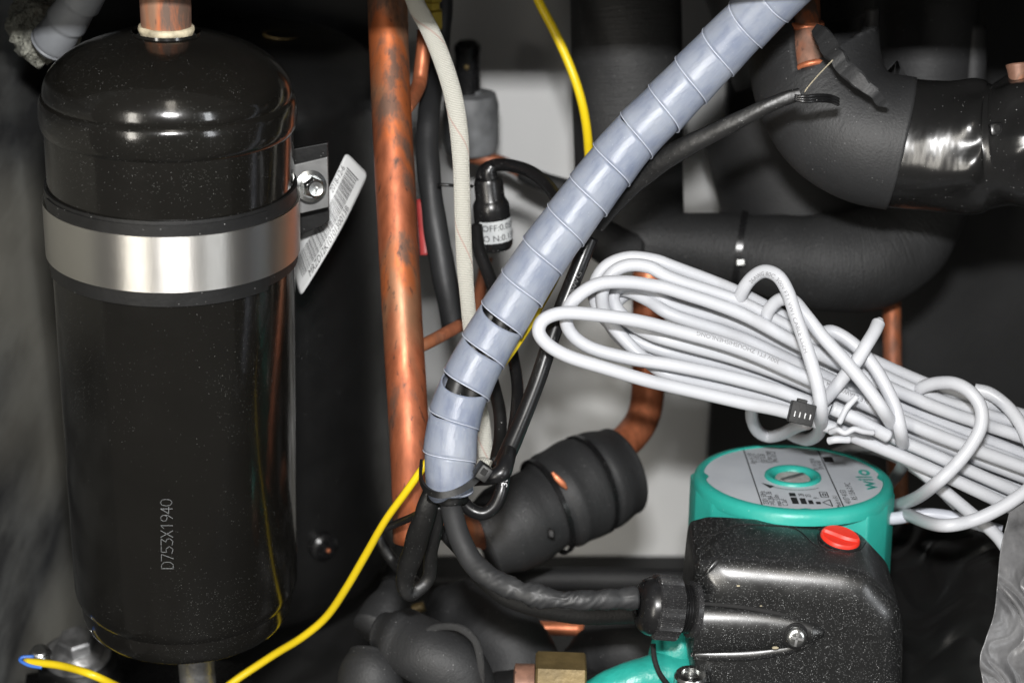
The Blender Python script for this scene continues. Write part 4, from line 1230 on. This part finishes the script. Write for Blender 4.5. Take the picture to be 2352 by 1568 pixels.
# ---- cable gland on its left side
gu = (P(1446, 1386, .706) - P(1588, 1398, .712)).normalized()
go = P(1590, 1399, .7115)
gl = mk('cable_gland', lathe([(px(66, .71), -.001), (px(66, .71), .0012), (px(62, .71), .0016)], go, gu, 32), 'gland_plastic', pump, auto=30)
thr = []
h_ = .0014
for k in range(5):
    thr += [(px(52, .71), h_), (px(56, .71), h_ + .0005), (px(56, .71), h_ + .0007), (px(52, .71), h_ + .0011)]; h_ += .00115
mk('thread', lathe(thr, go, gu, 48, close=False), 'black_plastic', gl, auto=30)
def ribs(ph, r, h):
    # eight flats with groups of fine ribs between
    k = (ph / (2 * math.pi) * 8) % 1
    v = -.0006 * (1 - abs(2 * k - 1))
    if .0075 < h < .0170 and (k < .30 or k > .70): v += .00030 * math.cos(ph * 96)
    return v
nut = [(px(70, .71), .0067), (px(75, .71), .0072), (px(75, .71), .0078), (px(75, .71), .0165), (px(74, .71), .0172), (px(68, .71), .0180)]
mk('gland_nut', lathe(nut, go, gu, 384, mod=ribs), 'gland_plastic', gl, auto=30)
dm = [(px(68, .71), .0176), (px(66, .71), .0195), (px(60, .71), .0217), (px(50, .71), .0232), (px(38, .71), .0240), (px(28, .71), .0242), (px(26, .71), .0232)]
mk('gland_dome', lathe(dm, go, gu, 64, close=False), 'black_plastic', gl, auto=70)

# ---- cast volute, flange and bolt at the bottom
g = tube(PP((1360, 1600, .745), (1410, 1578, .742), (1470, 1560, .742), (1540, 1550, .745), (1620, 1560, .75)), [px(38, .745), px(44, .745), px(48, .745), px(56, .745), px(70, .745)], 28, 8)
mk('volute_arm', g, 'teal_cast', pump)
vb = P(1552, 1535, .755)
V, F, UV = lathe([(0, .032), (.006, .031), (.0105, .026), (.0125, .017), (.013, .004), (.0125, -.012), (.011, -.02)], vb - Z * .010, Z, 32,
    mod=lambda ph, r, h: .0012 * noise.noise(Vector((math.cos(ph), math.sin(ph), h * 60))))
mk('volute', (V, F, UV), 'teal_cast', pump)
g = ribbon(PP((1500, 1478, .735), (1503, 1510, .732), (1515, 1545, .731), (1540, 1580, .733)), .0022, .0012, RT)
mk('flange_gap', g, 'dark_gap', pump)
fb = P(1586, 1556, .722)
fbo = mk('flange_bolt', lathe([(px(38, .72), -.012), (px(38, .72), .0010), (px(34, .72), .0022), (px(22, .72), .0024), (px(20, .72), .0006), (0, .0004)], fb, Z, 40), 'zinc', pump, auto=30)

# ------------------------------------------------------------------ brass union and washer at the bottom edge
bn = P(1288, 1560, .752)
un = thing('brass_union', 'tarnished brass union nut at the bottom edge left of the teal casting', 'fitting', bn)
ang = R(2)
bxu = (RT * math.cos(ang) - UP * math.sin(ang)).normalized()
mk('union_nut', lathe([(.0125, -.0115), (.0136, -.0105), (.0136, .0100), (.0125, .0108)], bn - UP * .0015, bxu, 6), 'brass', un, auto=20)
mk('washer', lathe([(.0075, -.021), (.0098, -.0205), (.0100, -.0120), (.0075, -.0116)], bn - UP * .0035, bxu, 32, mod=lambda ph, r, h: .0006 * noise.noise(Vector((math.cos(ph) * 3, math.sin(ph) * 3, h * 200)))), 'copper_grey', un, auto=40)

# ------------------------------------------------------------------ foam-wrapped pipes
# (a) upright one behind the spiral wrap
g = tube(PP((1436, -60, .862), (1438, 60, .862), (1440, 200, .868), (1443, 340, .875), (1446, 470, .885), (1450, 560, .89)), px(127, .868), 48, 6, disp=wrinkle(.0006, 25, 1))
mk('insulated_pipe', g, 'foam', label='upright black foam covered pipe behind the top of the spiral wrap', cat='insulated pipe')
g = tube(PP((1350, 520, .86), (1400, 560, .865), (1460, 570, .87)), [px(40, .86), px(52, .86), px(50, .86)], 24, 6)
mk('foam_strip', g, 'foam_dark', label='dark foam strip where the upright pipe meets the copper elbow', cat='foam')
# (c) U bend low behind
g = tube(PP((1380, 560, .875), (1460, 555, .875), (1560, 560, .875), (1690, 572, .872), (1800, 590, .868), (1900, 602, .866), (1990, 596, .868), (2062, 560, .873), (2105, 500, .88), (2130, 430, .885), (2135, 330, .89)),
         [px(52, .87), px(66, .87), px(72, .87), px(82, .87), px(98, .87), px(112, .87), px(118, .87), px(112, .87), px(106, .87), px(104, .87), px(104, .87)], 56, 8, disp=wrinkle(.0005, 30, 2))
ub = mk('insulated_bend', g, 'foam', label='black foam covered U bend tied with a cable tie above the white coil', cat='insulated pipe')
tz = thing('cable_tie', 'black cable tie with shiny head round the foam U bend', 'cable tie', P(1700, 560, .84))
tc_, tn = P(1700, 572, .872), (P(1760, 582, .87) - P(1640, 566, .874)).normalized()
g = lathe([(px(84, .872), -.0016), (px(89, .872), -.0016), (px(89, .872), .0016), (px(84, .872), .0016)], tc_, tn, 64, close=False)
mk('tie_strap', g, 'black_plastic', tz, auto=30)
mk('tie_head', box(P(1700, 603, .848), RT, UP, FW, px(20, .85), px(16, .85), .004, .0005), 'zinc', tz, smooth=False)
# (b) large elbow with its copper pipe, and taped run to the right
elb = PP((1866, 30, .765), (1866, 90, .765), (1872, 150, .762), (1890, 215, .758), (1930, 275, .754), (1995, 314, .750), (2070, 330, .748))
er = px(152, .756)
C_ = spline(elb, 10); S_ = along(C_); fr_e = frames(C_)
V, F, UV = [], [], []
SEGE = 72
for i, p in enumerate(C_):
    t, a, b_ = fr_e[i]
    k = i / (len(C_) - 1)
    for j in range(SEGE):
        ph = 2 * math.pi * j / SEGE
        rr = er * (1 + .02 * noise.noise(p * 20 + Vector((math.cos(ph), 0, math.sin(ph)))))
        V.append(p + a * math.cos(ph) * rr + b_ * math.sin(ph) * rr); UV.append((S_[i], j / SEGE))
# side axis sign, to cut the slit on the side facing the viewer
sgn = 1 if fr_e[2][2].dot(RT) > 0 else -1
def slit(i, j):
    k = i / (len(C_) - 1); ph = (2 * math.pi * (j + .5) / SEGE + math.pi) % (2 * math.pi) - math.pi
    x = ph * sgn
    return k < .46 and x > -.22 - .1 * (1 - k) and x < 1.35 * (1 - (k / .46) ** 2.2)
for i in range(len(C_) - 1):
    for j in range(SEGE):
        if slit(i, j): continue
        j2 = (j + 1) % SEGE
        F.append((i * SEGE + j, i * SEGE + j2, (i + 1) * SEGE + j2, (i + 1) * SEGE + j))
elbow = thing('foam_elbow', 'large black foam elbow split open over a copper pipe at upper right', 'insulated pipe', P(1900, 250, .73))
eo = mk('foam_shell', (V, F, UV), 'foam_wrap', elbow)
sm = eo.modifiers.new('thickness', 'SOLIDIFY'); sm.thickness = .006; sm.offset = -1
g = tube(PP((1852, -20, .745), (1854, 40, .742), (1856, 100, .740), (1868, 165, .738), (1900, 225, .74), (1960, 280, .748)), [px(30, .74), px(31, .74), px(34, .74), px(36, .74), px(38, .74), px(38, .74)], 32, 8)
cpi = mk('copper_pipe', g, 'copper_grey', elbow)
g = lathe([(px(38, .74), -.0016), (px(41, .74), -.001), (px(41, .74), .001), (px(38, .74), .0016)], P(1852, 57, .742), Z, 40)
mk('braze_bead', g, 'copper_clean', cpi)
g = lathe([(px(40, .74), -.0012), (px(43, .74), 0), (px(40, .74), .0012)], P(1866, 155, .738), (P(1856, 100, .74) - P(1868, 165, .738)).normalized(), 40)
mk('joint_bead', g, 'copper_clean', cpi)
# curled lip of the split foam
lipp = PP((1872, 68, .722), (1895, 92, .712), (1918, 128, .705), (1950, 166, .700), (1985, 198, .698), (2012, 222, .699), (2040, 243, .703))
C2 = spline(lipp, 8)
V, F = [], []
fr2 = frames(C2)
for i, p in enumerate(C2):
    t, a, b_ = fr2[i]; k = i / (len(C2) - 1)
    w_ = px(5 + 19 * min(1, k * 5 + .3) * max(0, 1 - k) ** .7 + 4 * noise.noise(Vector((k * 9, 0, 0))), .7)
    bb = b_ if b_.dot(RT) > 0 else -b_
    for x_, y_ in ((-1, .0), (-.85, .6), (.75, .7), (1, .1), (.9, -2.2), (-.8, -2.0)):
        V.append(p + bb * w_ * x_ + a * w_ * .45 * y_ + (a + bb) * .0016 * noise.noise(p * 160 + Vector((x_, 0, 0))) + a * .0008 * noise.noise(p * 500 + Vector((x_, 0, 0))))
n = len(C2)
for i in range(n - 1):
    for k in range(6): F.append((i * 6 + k, i * 6 + (k + 1) % 6, (i + 1) * 6 + (k + 1) % 6, (i + 1) * 6 + k))
F += [tuple(range(6)), tuple(reversed(range((n - 1) * 6, n * 6)))]
mk('split_lip', (V, F), 'foam_wrap', elbow, auto=35)
# taped run
def pucker(s, ph, p):
    d_ = (p - P(2292, 305, .71))
    return 0
tp_ = PP((2046, 328, .749), (2110, 334, .746), (2200, 338, .741), (2265, 336, .737), (2292, 334, .735), (2320, 330, .733), (2380, 322, .730), (2470, 315, .726))
Ct = spline(tp_, 14); St = along(Ct); frt = frames(Ct)
stie = St[4 * 14]
V, F, UV = [], [], []
SG = 96
for i, p in enumerate(Ct):
    t, a, b_ = frt[i]
    for j in range(SG):
        ph = 2 * math.pi * j / SG
        rr = px(148, .747)
        ds = St[i] - stie
        pin = math.exp(-(ds / .0055) ** 2)
        fold = math.exp(-(ds / .018) ** 2)
        rr -= .0020 * pin
        rr += .0020 * fold * math.sin(ph * 7 + 1.3 * noise.noise(Vector((ph, ds * 60, 0))) + ds * 80) * (1 - pin)
        rr += .0010 * noise.noise(Vector((ds * 30, math.cos(ph) * 1.3, math.sin(ph) * 1.3)))
        V.append(p + a * math.cos(ph) * rr + b_ * math.sin(ph) * rr); UV.append((St[i], j / SG))
for i in range(len(Ct) - 1):
    for j in range(SG):
        j2 = (j + 1) % SG
        F.append((i * SG + j, i * SG + j2, (i + 1) * SG + j2, (i + 1) * SG + j))
tpo = mk('tape_wrap', (V, F, UV), 'tape', None, label='glossy black tape wound round the pipe beside the big foam elbow', cat='tape')
sm = tpo.modifiers.new('thickness', 'SOLIDIFY'); sm.thickness = .0012; sm.offset = -1
tie2 = thing('cable_tie', 'black cable tie cinched round the glossy taped pipe at the right edge', 'cable tie', P(2290, 305, .71))
tcc = Ct[4 * 14]; tnn = (Ct[4 * 14 + 2] - Ct[4 * 14 - 2]).normalized(); tnn = (tnn + UP * -.16 + RT * .0).normalized()
mk('tie_strap', lathe([(px(128, .744), -.0024), (px(136, .744), -.0024), (px(136, .744), .0024), (px(128, .744), .0024)], tcc, tnn, 72, close=False), 'black_plastic', tie2, auto=30)
hc = P(2286, 298, .711)
ha = (RT + UP * .12).normalized(); hb = (UP - ha * UP.dot(ha)).normalized()
th = mk('tie_head', box(hc, ha, hb, FW, px(30, .71), px(30, .71), .006, .0009), 'black_plastic', tie2, auto=30)
mk('tie_slot', box(hc - FW * .0030 + hb * .0002, ha, hb, FW, px(14, .71), px(15, .71), .0008, .0003), 'dark_gap', th, smooth=False)
# (d) upright foam cylinder at the back, upper right
g = tube(PP((2128, -60, .87), (2128, 30, .87), (2126, 120, .875), (2122, 210, .88), (2120, 300, .89)), px(118, .87), 40, 6)
mk('insulated_riser', g, 'foam_wrap', label='dim foam covered riser behind the big elbow at the upper right', cat='insulated pipe')
g = tube(PP((2235, 60, .86), (2236, 130, .862), (2232, 210, .865)), px(30, .86), 20, 5)
mk('foam_tube', g, 'foam_wrap', label='narrow dim foam tube beside the riser at the upper right', cat='insulated pipe')
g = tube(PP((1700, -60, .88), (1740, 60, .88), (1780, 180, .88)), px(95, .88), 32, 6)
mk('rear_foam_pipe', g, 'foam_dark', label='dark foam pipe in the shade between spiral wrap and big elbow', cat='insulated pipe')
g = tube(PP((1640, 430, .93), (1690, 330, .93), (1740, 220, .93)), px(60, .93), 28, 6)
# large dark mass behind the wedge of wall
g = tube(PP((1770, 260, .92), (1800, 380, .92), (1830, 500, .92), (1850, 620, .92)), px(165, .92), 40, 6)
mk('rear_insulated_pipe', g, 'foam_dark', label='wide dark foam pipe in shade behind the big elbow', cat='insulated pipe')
# copper stub with jagged end at the right edge
g = tube(PP((2338, 148, .728), (2340, 180, .728), (2346, 215, .728), (2352, 240, .73)), [px(26, .73), px(22, .73), px(22, .73), px(24, .73)], 24, 6, disp=lambda s, ph, p: .0005 * noise.noise(p * 300))
mk('copper_stub', g, 'copper_grey', label='rough copper stub cut by the right edge above the taped pipe', cat='pipe')
# pipes at lower right behind the coil
g = tube(PP((2048, 690, .90), (2049, 760, .90), (2050, 830, .90), (2050, 848, .90), (2052, 870, .90), (2056, 960, .90), (2062, 1100, .90), (2064, 1260, .90), (2066, 1340, .90)), [px(21, .9)] * 3 + [px(25, .9), px(25, .9)] + [px(23, .9)] * 4, 24, 6)
mk('rear_copper_pipe', g, 'copper_dull', label='blurred upright copper pipe below the foam U bend at right', cat='pipe')

# copper elbow entering the slanting foam pipe
g = tube(PP((1495, 540, .885), (1492, 600, .885), (1490, 700, .885), (1490, 820, .885), (1488, 900, .885), (1478, 955, .88), (1448, 1002, .872), (1400, 1040, .86), (1340, 1080, .85)), px(38, .88), 32, 8)
mk('copper_elbow', g, 'copper_clean', label='clean copper pipe bending down into the slanting foam wrapped pipe', cat='pipe')
g = tube(PP((1462, 575, .872), (1480, 560, .87), (1500, 556, .87), (1530, 600, .872)), [px(26, .87), px(30, .87), px(28, .87), px(26, .87)], 20, 6)
mk('copper_fold', g, 'copper_dull', label='bent copper piece showing under the foam beside the arching white loops', cat='pipe')
# (e) slanting foam pipe with two ties
sp_ = PP((1424, 1082, .868), (1378, 1102, .862), (1325, 1126, .855), (1272, 1154, .848), (1218, 1186, .842), (1165, 1214, .838), (1110, 1244, .835))
def fe(s, ph, p):
    return .0020 * noise.noise(p * 34 + Vector((2, 0, 7))) - .0034 * abs(noise.noise(p * 48)) + .0010 - .0016 * math.exp(-((s - .0465) / .0035) ** 2) - .0016 * math.exp(-((s - .0195) / .003) ** 2)
ne = tube(sp_, [px(104, .866), px(116, .86), px(117, .855), px(113, .85), px(108, .845), px(98, .84), px(80, .84)], 64, 14, disp=fe)
mk('slanting_foam_pipe', ne, 'foam_wrap', label='slanting foam wrapped pipe with two cable ties before the white wall', cat='insulated pipe')
Cs = spline(sp_, 14); Ss = along(Cs)
def ring_on(target, rad, tilt, name_lab):
    k = min(range(len(Ss)), key=lambda i: abs(Ss[i] - target))
    c_ = Cs[k]; n_ = (Cs[k + 2] - Cs[k - 2]).normalized()
    n_ = (n_ + tilt).normalized()
    t_ = thing('cable_tie', name_lab, 'cable tie', c_)
    mk('tie_strap', lathe([(rad - .0008, -.0012), (rad + .0007, -.0012), (rad + .0007, .0012), (rad - .0008, .0012)], c_, n_, 64, close=False), 'black_plastic', t_, auto=30)
    return t_, c_, n_
t1, _, _ = ring_on(.0195, px(116, .862), RT * -.15, 'black cable tie near the outer end of the slanting foam pipe')
t2, c2, n2 = ring_on(.0465, px(113, .850), RT * -.25, 'black cable tie with knobbly head mid-way along the slanting foam pipe')
hh_ = P(1266, 1224, .816)
mk('tie_head', box(hh_, (RT + UP * -.3).normalized(), UP, FW, px(17, .82), px(20, .82), .005, .0008), 'black_plastic', t2, smooth=False)
# slit with copper under it
sl = PP((1268, 1084, .8215), (1280, 1098, .8210), (1292, 1110, .8212), (1302, 1122, .822))
mk('copper_slit', tube(sl, [px(3, .82), px(7, .82), px(7, .82), px(3, .82)], 12, 6, flat=(.35, 1)), 'copper_clean', label='sliver of copper showing through a slit in the slanting foam', cat='pipe')
# copper lumps under the tie
g = tube(PP((940, 1120, .80), (1000, 1180, .80), (1055, 1212, .81), (1100, 1225, .835), (1150, 1240, .87)), px(34, .8), 24, 6)
mk('low_copper_pipe', g, 'copper_dull', label='copper pipe seen in pieces behind the black leads under the tie', cat='pipe')
g = tube(PP((905, 1420, .83), (930, 1405, .83), (975, 1390, .83)), px(12, .83), 12, 4)
mk('copper_bit', g, 'brass', label='small copper end between the lumpy foam folds at the bottom', cat='pipe')
g = tube(PP((1225, 1440, .86), (1270, 1442, .86), (1340, 1443, .86)), px(16, .86), 16, 4)
mk('low_copper_tube', g, 'copper_clean', label='short copper tube low down under the pump lead', cat='pipe')
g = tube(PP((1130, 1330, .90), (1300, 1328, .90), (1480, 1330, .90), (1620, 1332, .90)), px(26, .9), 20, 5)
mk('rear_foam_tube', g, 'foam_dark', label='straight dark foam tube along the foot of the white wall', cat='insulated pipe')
g = tube(PP((1380, 1352, .84), (1450, 1356, .84), (1580, 1350, .84)), px(30, .84), 20, 5)
# ---- foam lumps along the bottom
def fl(seed, a1=.0036, a2=.0034):
    return lambda s, ph, p: a1 * noise.noise(p * 28 + Vector((seed, 0, 0))) + a2 * (.35 - abs(noise.noise(p * 42 + Vector((0, seed, 0))))) + .0007 * math.sin(s * 150 + ph * 2 + seed)
g = tube(PP((905, 1360, .84), (890, 1400, .83), (860, 1450, .82)), [px(40, .83), px(56, .83), px(50, .83)], 32, 10, disp=fl(1, .001, .001))
mk('foam_offcut', g, 'foam_wrap', label='upright foam end left of the folded foam lumps at the bottom', cat='foam')
g = tube(PP((1010, 1390, .86), (1070, 1412, .85), (1130, 1450, .842), (1180, 1520, .835), (1200, 1610, .83)), [px(50, .85), px(82, .85), px(98, .845), px(100, .84), px(98, .835)], 56, 12, disp=fl(2, .0015, .001))
mk('foam_bend', g, 'foam_wrap', label='smooth foam covered bend behind the folded foam lump at bottom centre', cat='insulated pipe')
g = tube(PP((880, 1455, .79), (930, 1475, .782), (985, 1500, .776), (1040, 1545, .775), (1075, 1620, .775)), [px(44, .79), px(70, .785), px(82, .78), px(84, .776), px(84, .776)], 64, 14, disp=fl(3))
mk('foam_lump', g, 'foam_wrap', label='big folded foam lump at the bottom edge right of the yellow wire', cat='foam')
g = tube(PP((860, 1500, .785), (850, 1560, .78), (860, 1640, .78)), [px(60, .78), px(74, .78), px(70, .78)], 40, 10, disp=fl(7))
mk('foam_fold', g, 'foam_wrap', label='foam fold in the corner between yellow wire and the big lump', cat='foam')
V, F = [], []
fpts = [(960, 1462, .768), (1000, 1440, .768), (1052, 1440, .766), (1090, 1470, .764), (1104, 1520, .764), (1108, 1580, .765)]
g = tube(PP(*fpts), [px(5, .77), px(8, .77), px(9, .77), px(9, .77), px(8, .77), px(7, .77)], 14, 8, disp=wrinkle(.0004, 200, 4))
mk('foam_edge', g, 'foam_edge', label='raised cut edge of foam curling over the big lump', cat='foam')
g = tube(PP((925, 1425, .80), (965, 1440, .79), (1000, 1462, .785), (1030, 1480, .785)), [px(14, .79), px(26, .79), px(28, .79), px(20, .79)], 20, 8, flat=(.4, 1), disp=fl(9, .001, .001))
mk('foam_flap', g, 'foam_wrap', label='pale triangular foam flap poking up between the bottom foam lumps', cat='foam')
g = tube(PP((1320, 1520, .84), (1370, 1490, .835), (1440, 1492, .83), (1500, 1510, .83), (1580, 1560, .83)), [px(38, .84), px(56, .835), px(68, .83), px(74, .83), px(74, .83)], 48, 10, disp=fl(5, .001, .0012))
mk('foam_covered_pipe', g, 'foam_wrap', label='foam covered pipe behind the brass union nut', cat='insulated pipe')
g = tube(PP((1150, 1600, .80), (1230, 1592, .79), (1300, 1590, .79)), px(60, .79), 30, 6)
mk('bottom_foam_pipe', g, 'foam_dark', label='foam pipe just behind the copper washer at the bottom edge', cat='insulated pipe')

# ------------------------------------------------------------------ crumpled bags at lower right
def sheet(outline_l, outline_r, n, m, dirdeg, amp, sc_, seed, th=.0012):
    """strip between two picture curves, crumpled"""
    V, F = [], []; ca_, sa_ = math.cos(R(dirdeg)), math.sin(R(dirdeg))
    A = spline([Vector(p) for p in outline_l], 8); B = spline([Vector(p) for p in outline_r], 8)
    for i in range(n + 1):
        ka, kb_ = i / n * (len(A) - 1.001), i / n * (len(B) - 1.001)
        pa = A[int(ka)].lerp(A[int(ka) + 1], ka % 1); pb = B[int(kb_)].lerp(B[int(kb_) + 1], kb_ % 1)
        for j in range(m + 1):
            q = pa.lerp(pb, j / m)
            al = (q.x * ca_ + q.y * sa_) * .01; ac = (-q.x * sa_ + q.y * ca_) * .01
            w_ = Vector((al * .35, ac, seed)); wv = noise.noise(Vector((al * .8, ac * .8, seed + 9))) * .8
            w_ = w_ + Vector((0, wv, 0))
            dd = amp * (noise.noise(w_ * sc_) + .7 * (1 - 2 * abs(noise.noise(w_ * sc_ * 1.7 + Vector((5, 5, 5)))))) + .12 * amp * abs(noise.noise(w_ * sc_ * 5))
            V.append(P(q.x, q.y, q.z + dd))
    for i in range(n):
        for j in range(m):
            a = i * (m + 1) + j; F.append((a, a + 1, a + m + 2, a + m + 1))
    return V, F
g = sheet([(1985, 1205, .88), (2005, 1320, .86), (1990, 1450, .85), (1970, 1640, .84)], [(2420, 1190, .80), (2420, 1300, .79), (2420, 1450, .78), (2420, 1640, .78)], 110, 130, -22, .0055, .8, 2.0)
bb_ = mk('black_bag', g, 'bag_black', label='crumpled glossy black plastic sheet in the dark right of the pump', cat='plastic sheet')
sm = bb_.modifiers.new('thickness', 'SOLIDIFY'); sm.thickness = .0005
g = sheet([(2318, 1175, .712), (2298, 1260, .708), (2290, 1340, .705), (2282, 1410, .703), (2262, 1470, .70), (2250, 1520, .70), (2268, 1620, .70)],
          [(2430, 1100, .72), (2430, 1240, .72), (2430, 1330, .715), (2430, 1400, .71), (2430, 1480, .71), (2430, 1540, .71), (2430, 1640, .71)], 120, 60, 70, .0032, 2.0, 6.0)
cb_ = mk('clear_bag', g, 'bag_clear', label='crumpled translucent grey plastic film at the right edge below the coil', cat='plastic film')
sm = cb_.modifiers.new('thickness', 'SOLIDIFY'); sm.thickness = .0004

# ------------------------------------------------------------------ upper left: grey wrapped pipe in glass wool
gw = thing('grey_taped_pipe', 'grey tape wrapped pipe end poking from pale glass wool at upper left', 'pipe', P(130, 60, .76))
a0, a1 = P(215, -40, .74), P(118, 100, .765)
gp = spline([a0, a0.lerp(a1, .33), a0.lerp(a1, .66), a1], 10)
def stepr(k): return px(40 + (k * 3 % 1) * 7 + 4 * k, .75)
tr_ = [stepr(i / (len(gp) - 1)) for i in range(len(gp))]
V, F, UV = tube(gp, tr_, 32, 1)
mk('tape_turns', (V, F, UV), 'grey_wrap', gw)
g = tube([a1, a1 + (a1 - a0) * .07, a1 + (a1 - a0) * .13], [px(50, .76), px(38, .76), px(6, .76)], 32, 6)
mk('tape_end', g, 'grey_wrap', gw)
V, F, UV = lathe([(0, .016), (.010, .014), (.0155, .006), (.016, -.002), (.012, -.010), (0, -.014)], P(100, 62, .785), (a1 - a0).normalized(), 72)
V2 = []
for v in V: V2.append(v + Vector((noise.noise(v * 120), noise.noise(v * 120 + Vector((9, 0, 0))), noise.noise(v * 120 + Vector((0, 9, 0))))) * .006)
bm = bmesh.new()
vsx = [bm.verts.new(v) for v in V2]
for f_ in F:
    try: bm.faces.new([vsx[i] for i in f_])
    except Exception: pass
bmesh.ops.subdivide_edges(bm, edges=bm.edges[:], cuts=2, use_grid_fill=True)
bm.verts.index_update()
for v in bm.verts:
    v.co += Vector((noise.noise(v.co * 380), noise.noise(v.co * 380 + Vector((3, 0, 0))), noise.noise(v.co * 380 + Vector((0, 3, 0))))) * .0022
g = ([v.co.copy() for v in bm.verts], [tuple(v.index for v in f_.verts) for f_ in bm.faces]); bm.free()
mk('glass_wool', g, 'glass_wool', label='matted pale glass wool round the grey taped pipe end', cat='insulation')

# ------------------------------------------------------------------ lower left: mounting bolt, blue lug
wb_ = P(178, 1502, .86)
mb = thing('mounting_bolt', 'dull steel flange bolt with washer by the foot of the tank', 'bolt', wb_)
tl_ = Vector((.05, -.16, 1)).normalized()
mk('washer', lathe([(.0035, -.0008), (.0163, -.0008), (.0167, 0), (.0163, .0009), (.0125, .0014)], wb_, tl_, 56, mod=lambda ph, r, h: .0003 * noise.noise(Vector((math.cos(ph) * 2, math.sin(ph) * 2, 0)))), 'dull_steel', mb, auto=25)
mk('flange', lathe([(.0128, .0006), (.0128, .0022), (.0100, .0042), (.0085, .0050)], wb_, tl_, 48), 'dull_steel', mb, auto=30)
mk('hex_head', lathe([(.0092, .0040), (.0092, .0108), (.0082, .0120), (.006, .0116), (0, .0114)], wb_, tl_, 6), 'dull_steel', mb, auto=20)
rf = P(178, 1530, .862)
mk('rubber_mount', lathe([(.019, .009), (.020, .004), (.0205, -.008), (.024, -.016), (.024, -.03)], wb_ - tl_ * .0105, tl_, 48), 'rubber', label='black rubber foot under the dull steel mounting bolt', cat='foot')
fo_ = P(300, 1600, .86)
mk('foot_bracket', prism(PP((60, 1545, .87), (360, 1500, .90), (560, 1520, .90), (620, 1640, .86), (40, 1680, .84)), Z * -.003, .0008, 2), 'black_plastic', label='black steel foot bracket under the tank and bolt', cat='bracket', smooth=False)
sb = P(92, 1502, .815)
sbt = mk('earth_screw', lathe([(.0054, -.002), (.0054, .0), (.0040, .0004), (.0040, .0030), (.0030, .0036), (0, .0036)], sb, Vector((.1, -.35, .93)), 24), 'zinc', label='small shiny screw beside the blue cable lug at lower left', cat='screw', auto=30)
g = tube(PP((96, 1532, .778), (70, 1528, .779), (52, 1520, .780), (46, 1514, .781), (54, 1508, .782), (78, 1507, .783)), px(4, .78), 10, 6)
mk('blue_lug', g, 'blue_plastic', label='blue insulated lug at the end of the yellow wire', cat='cable lug')
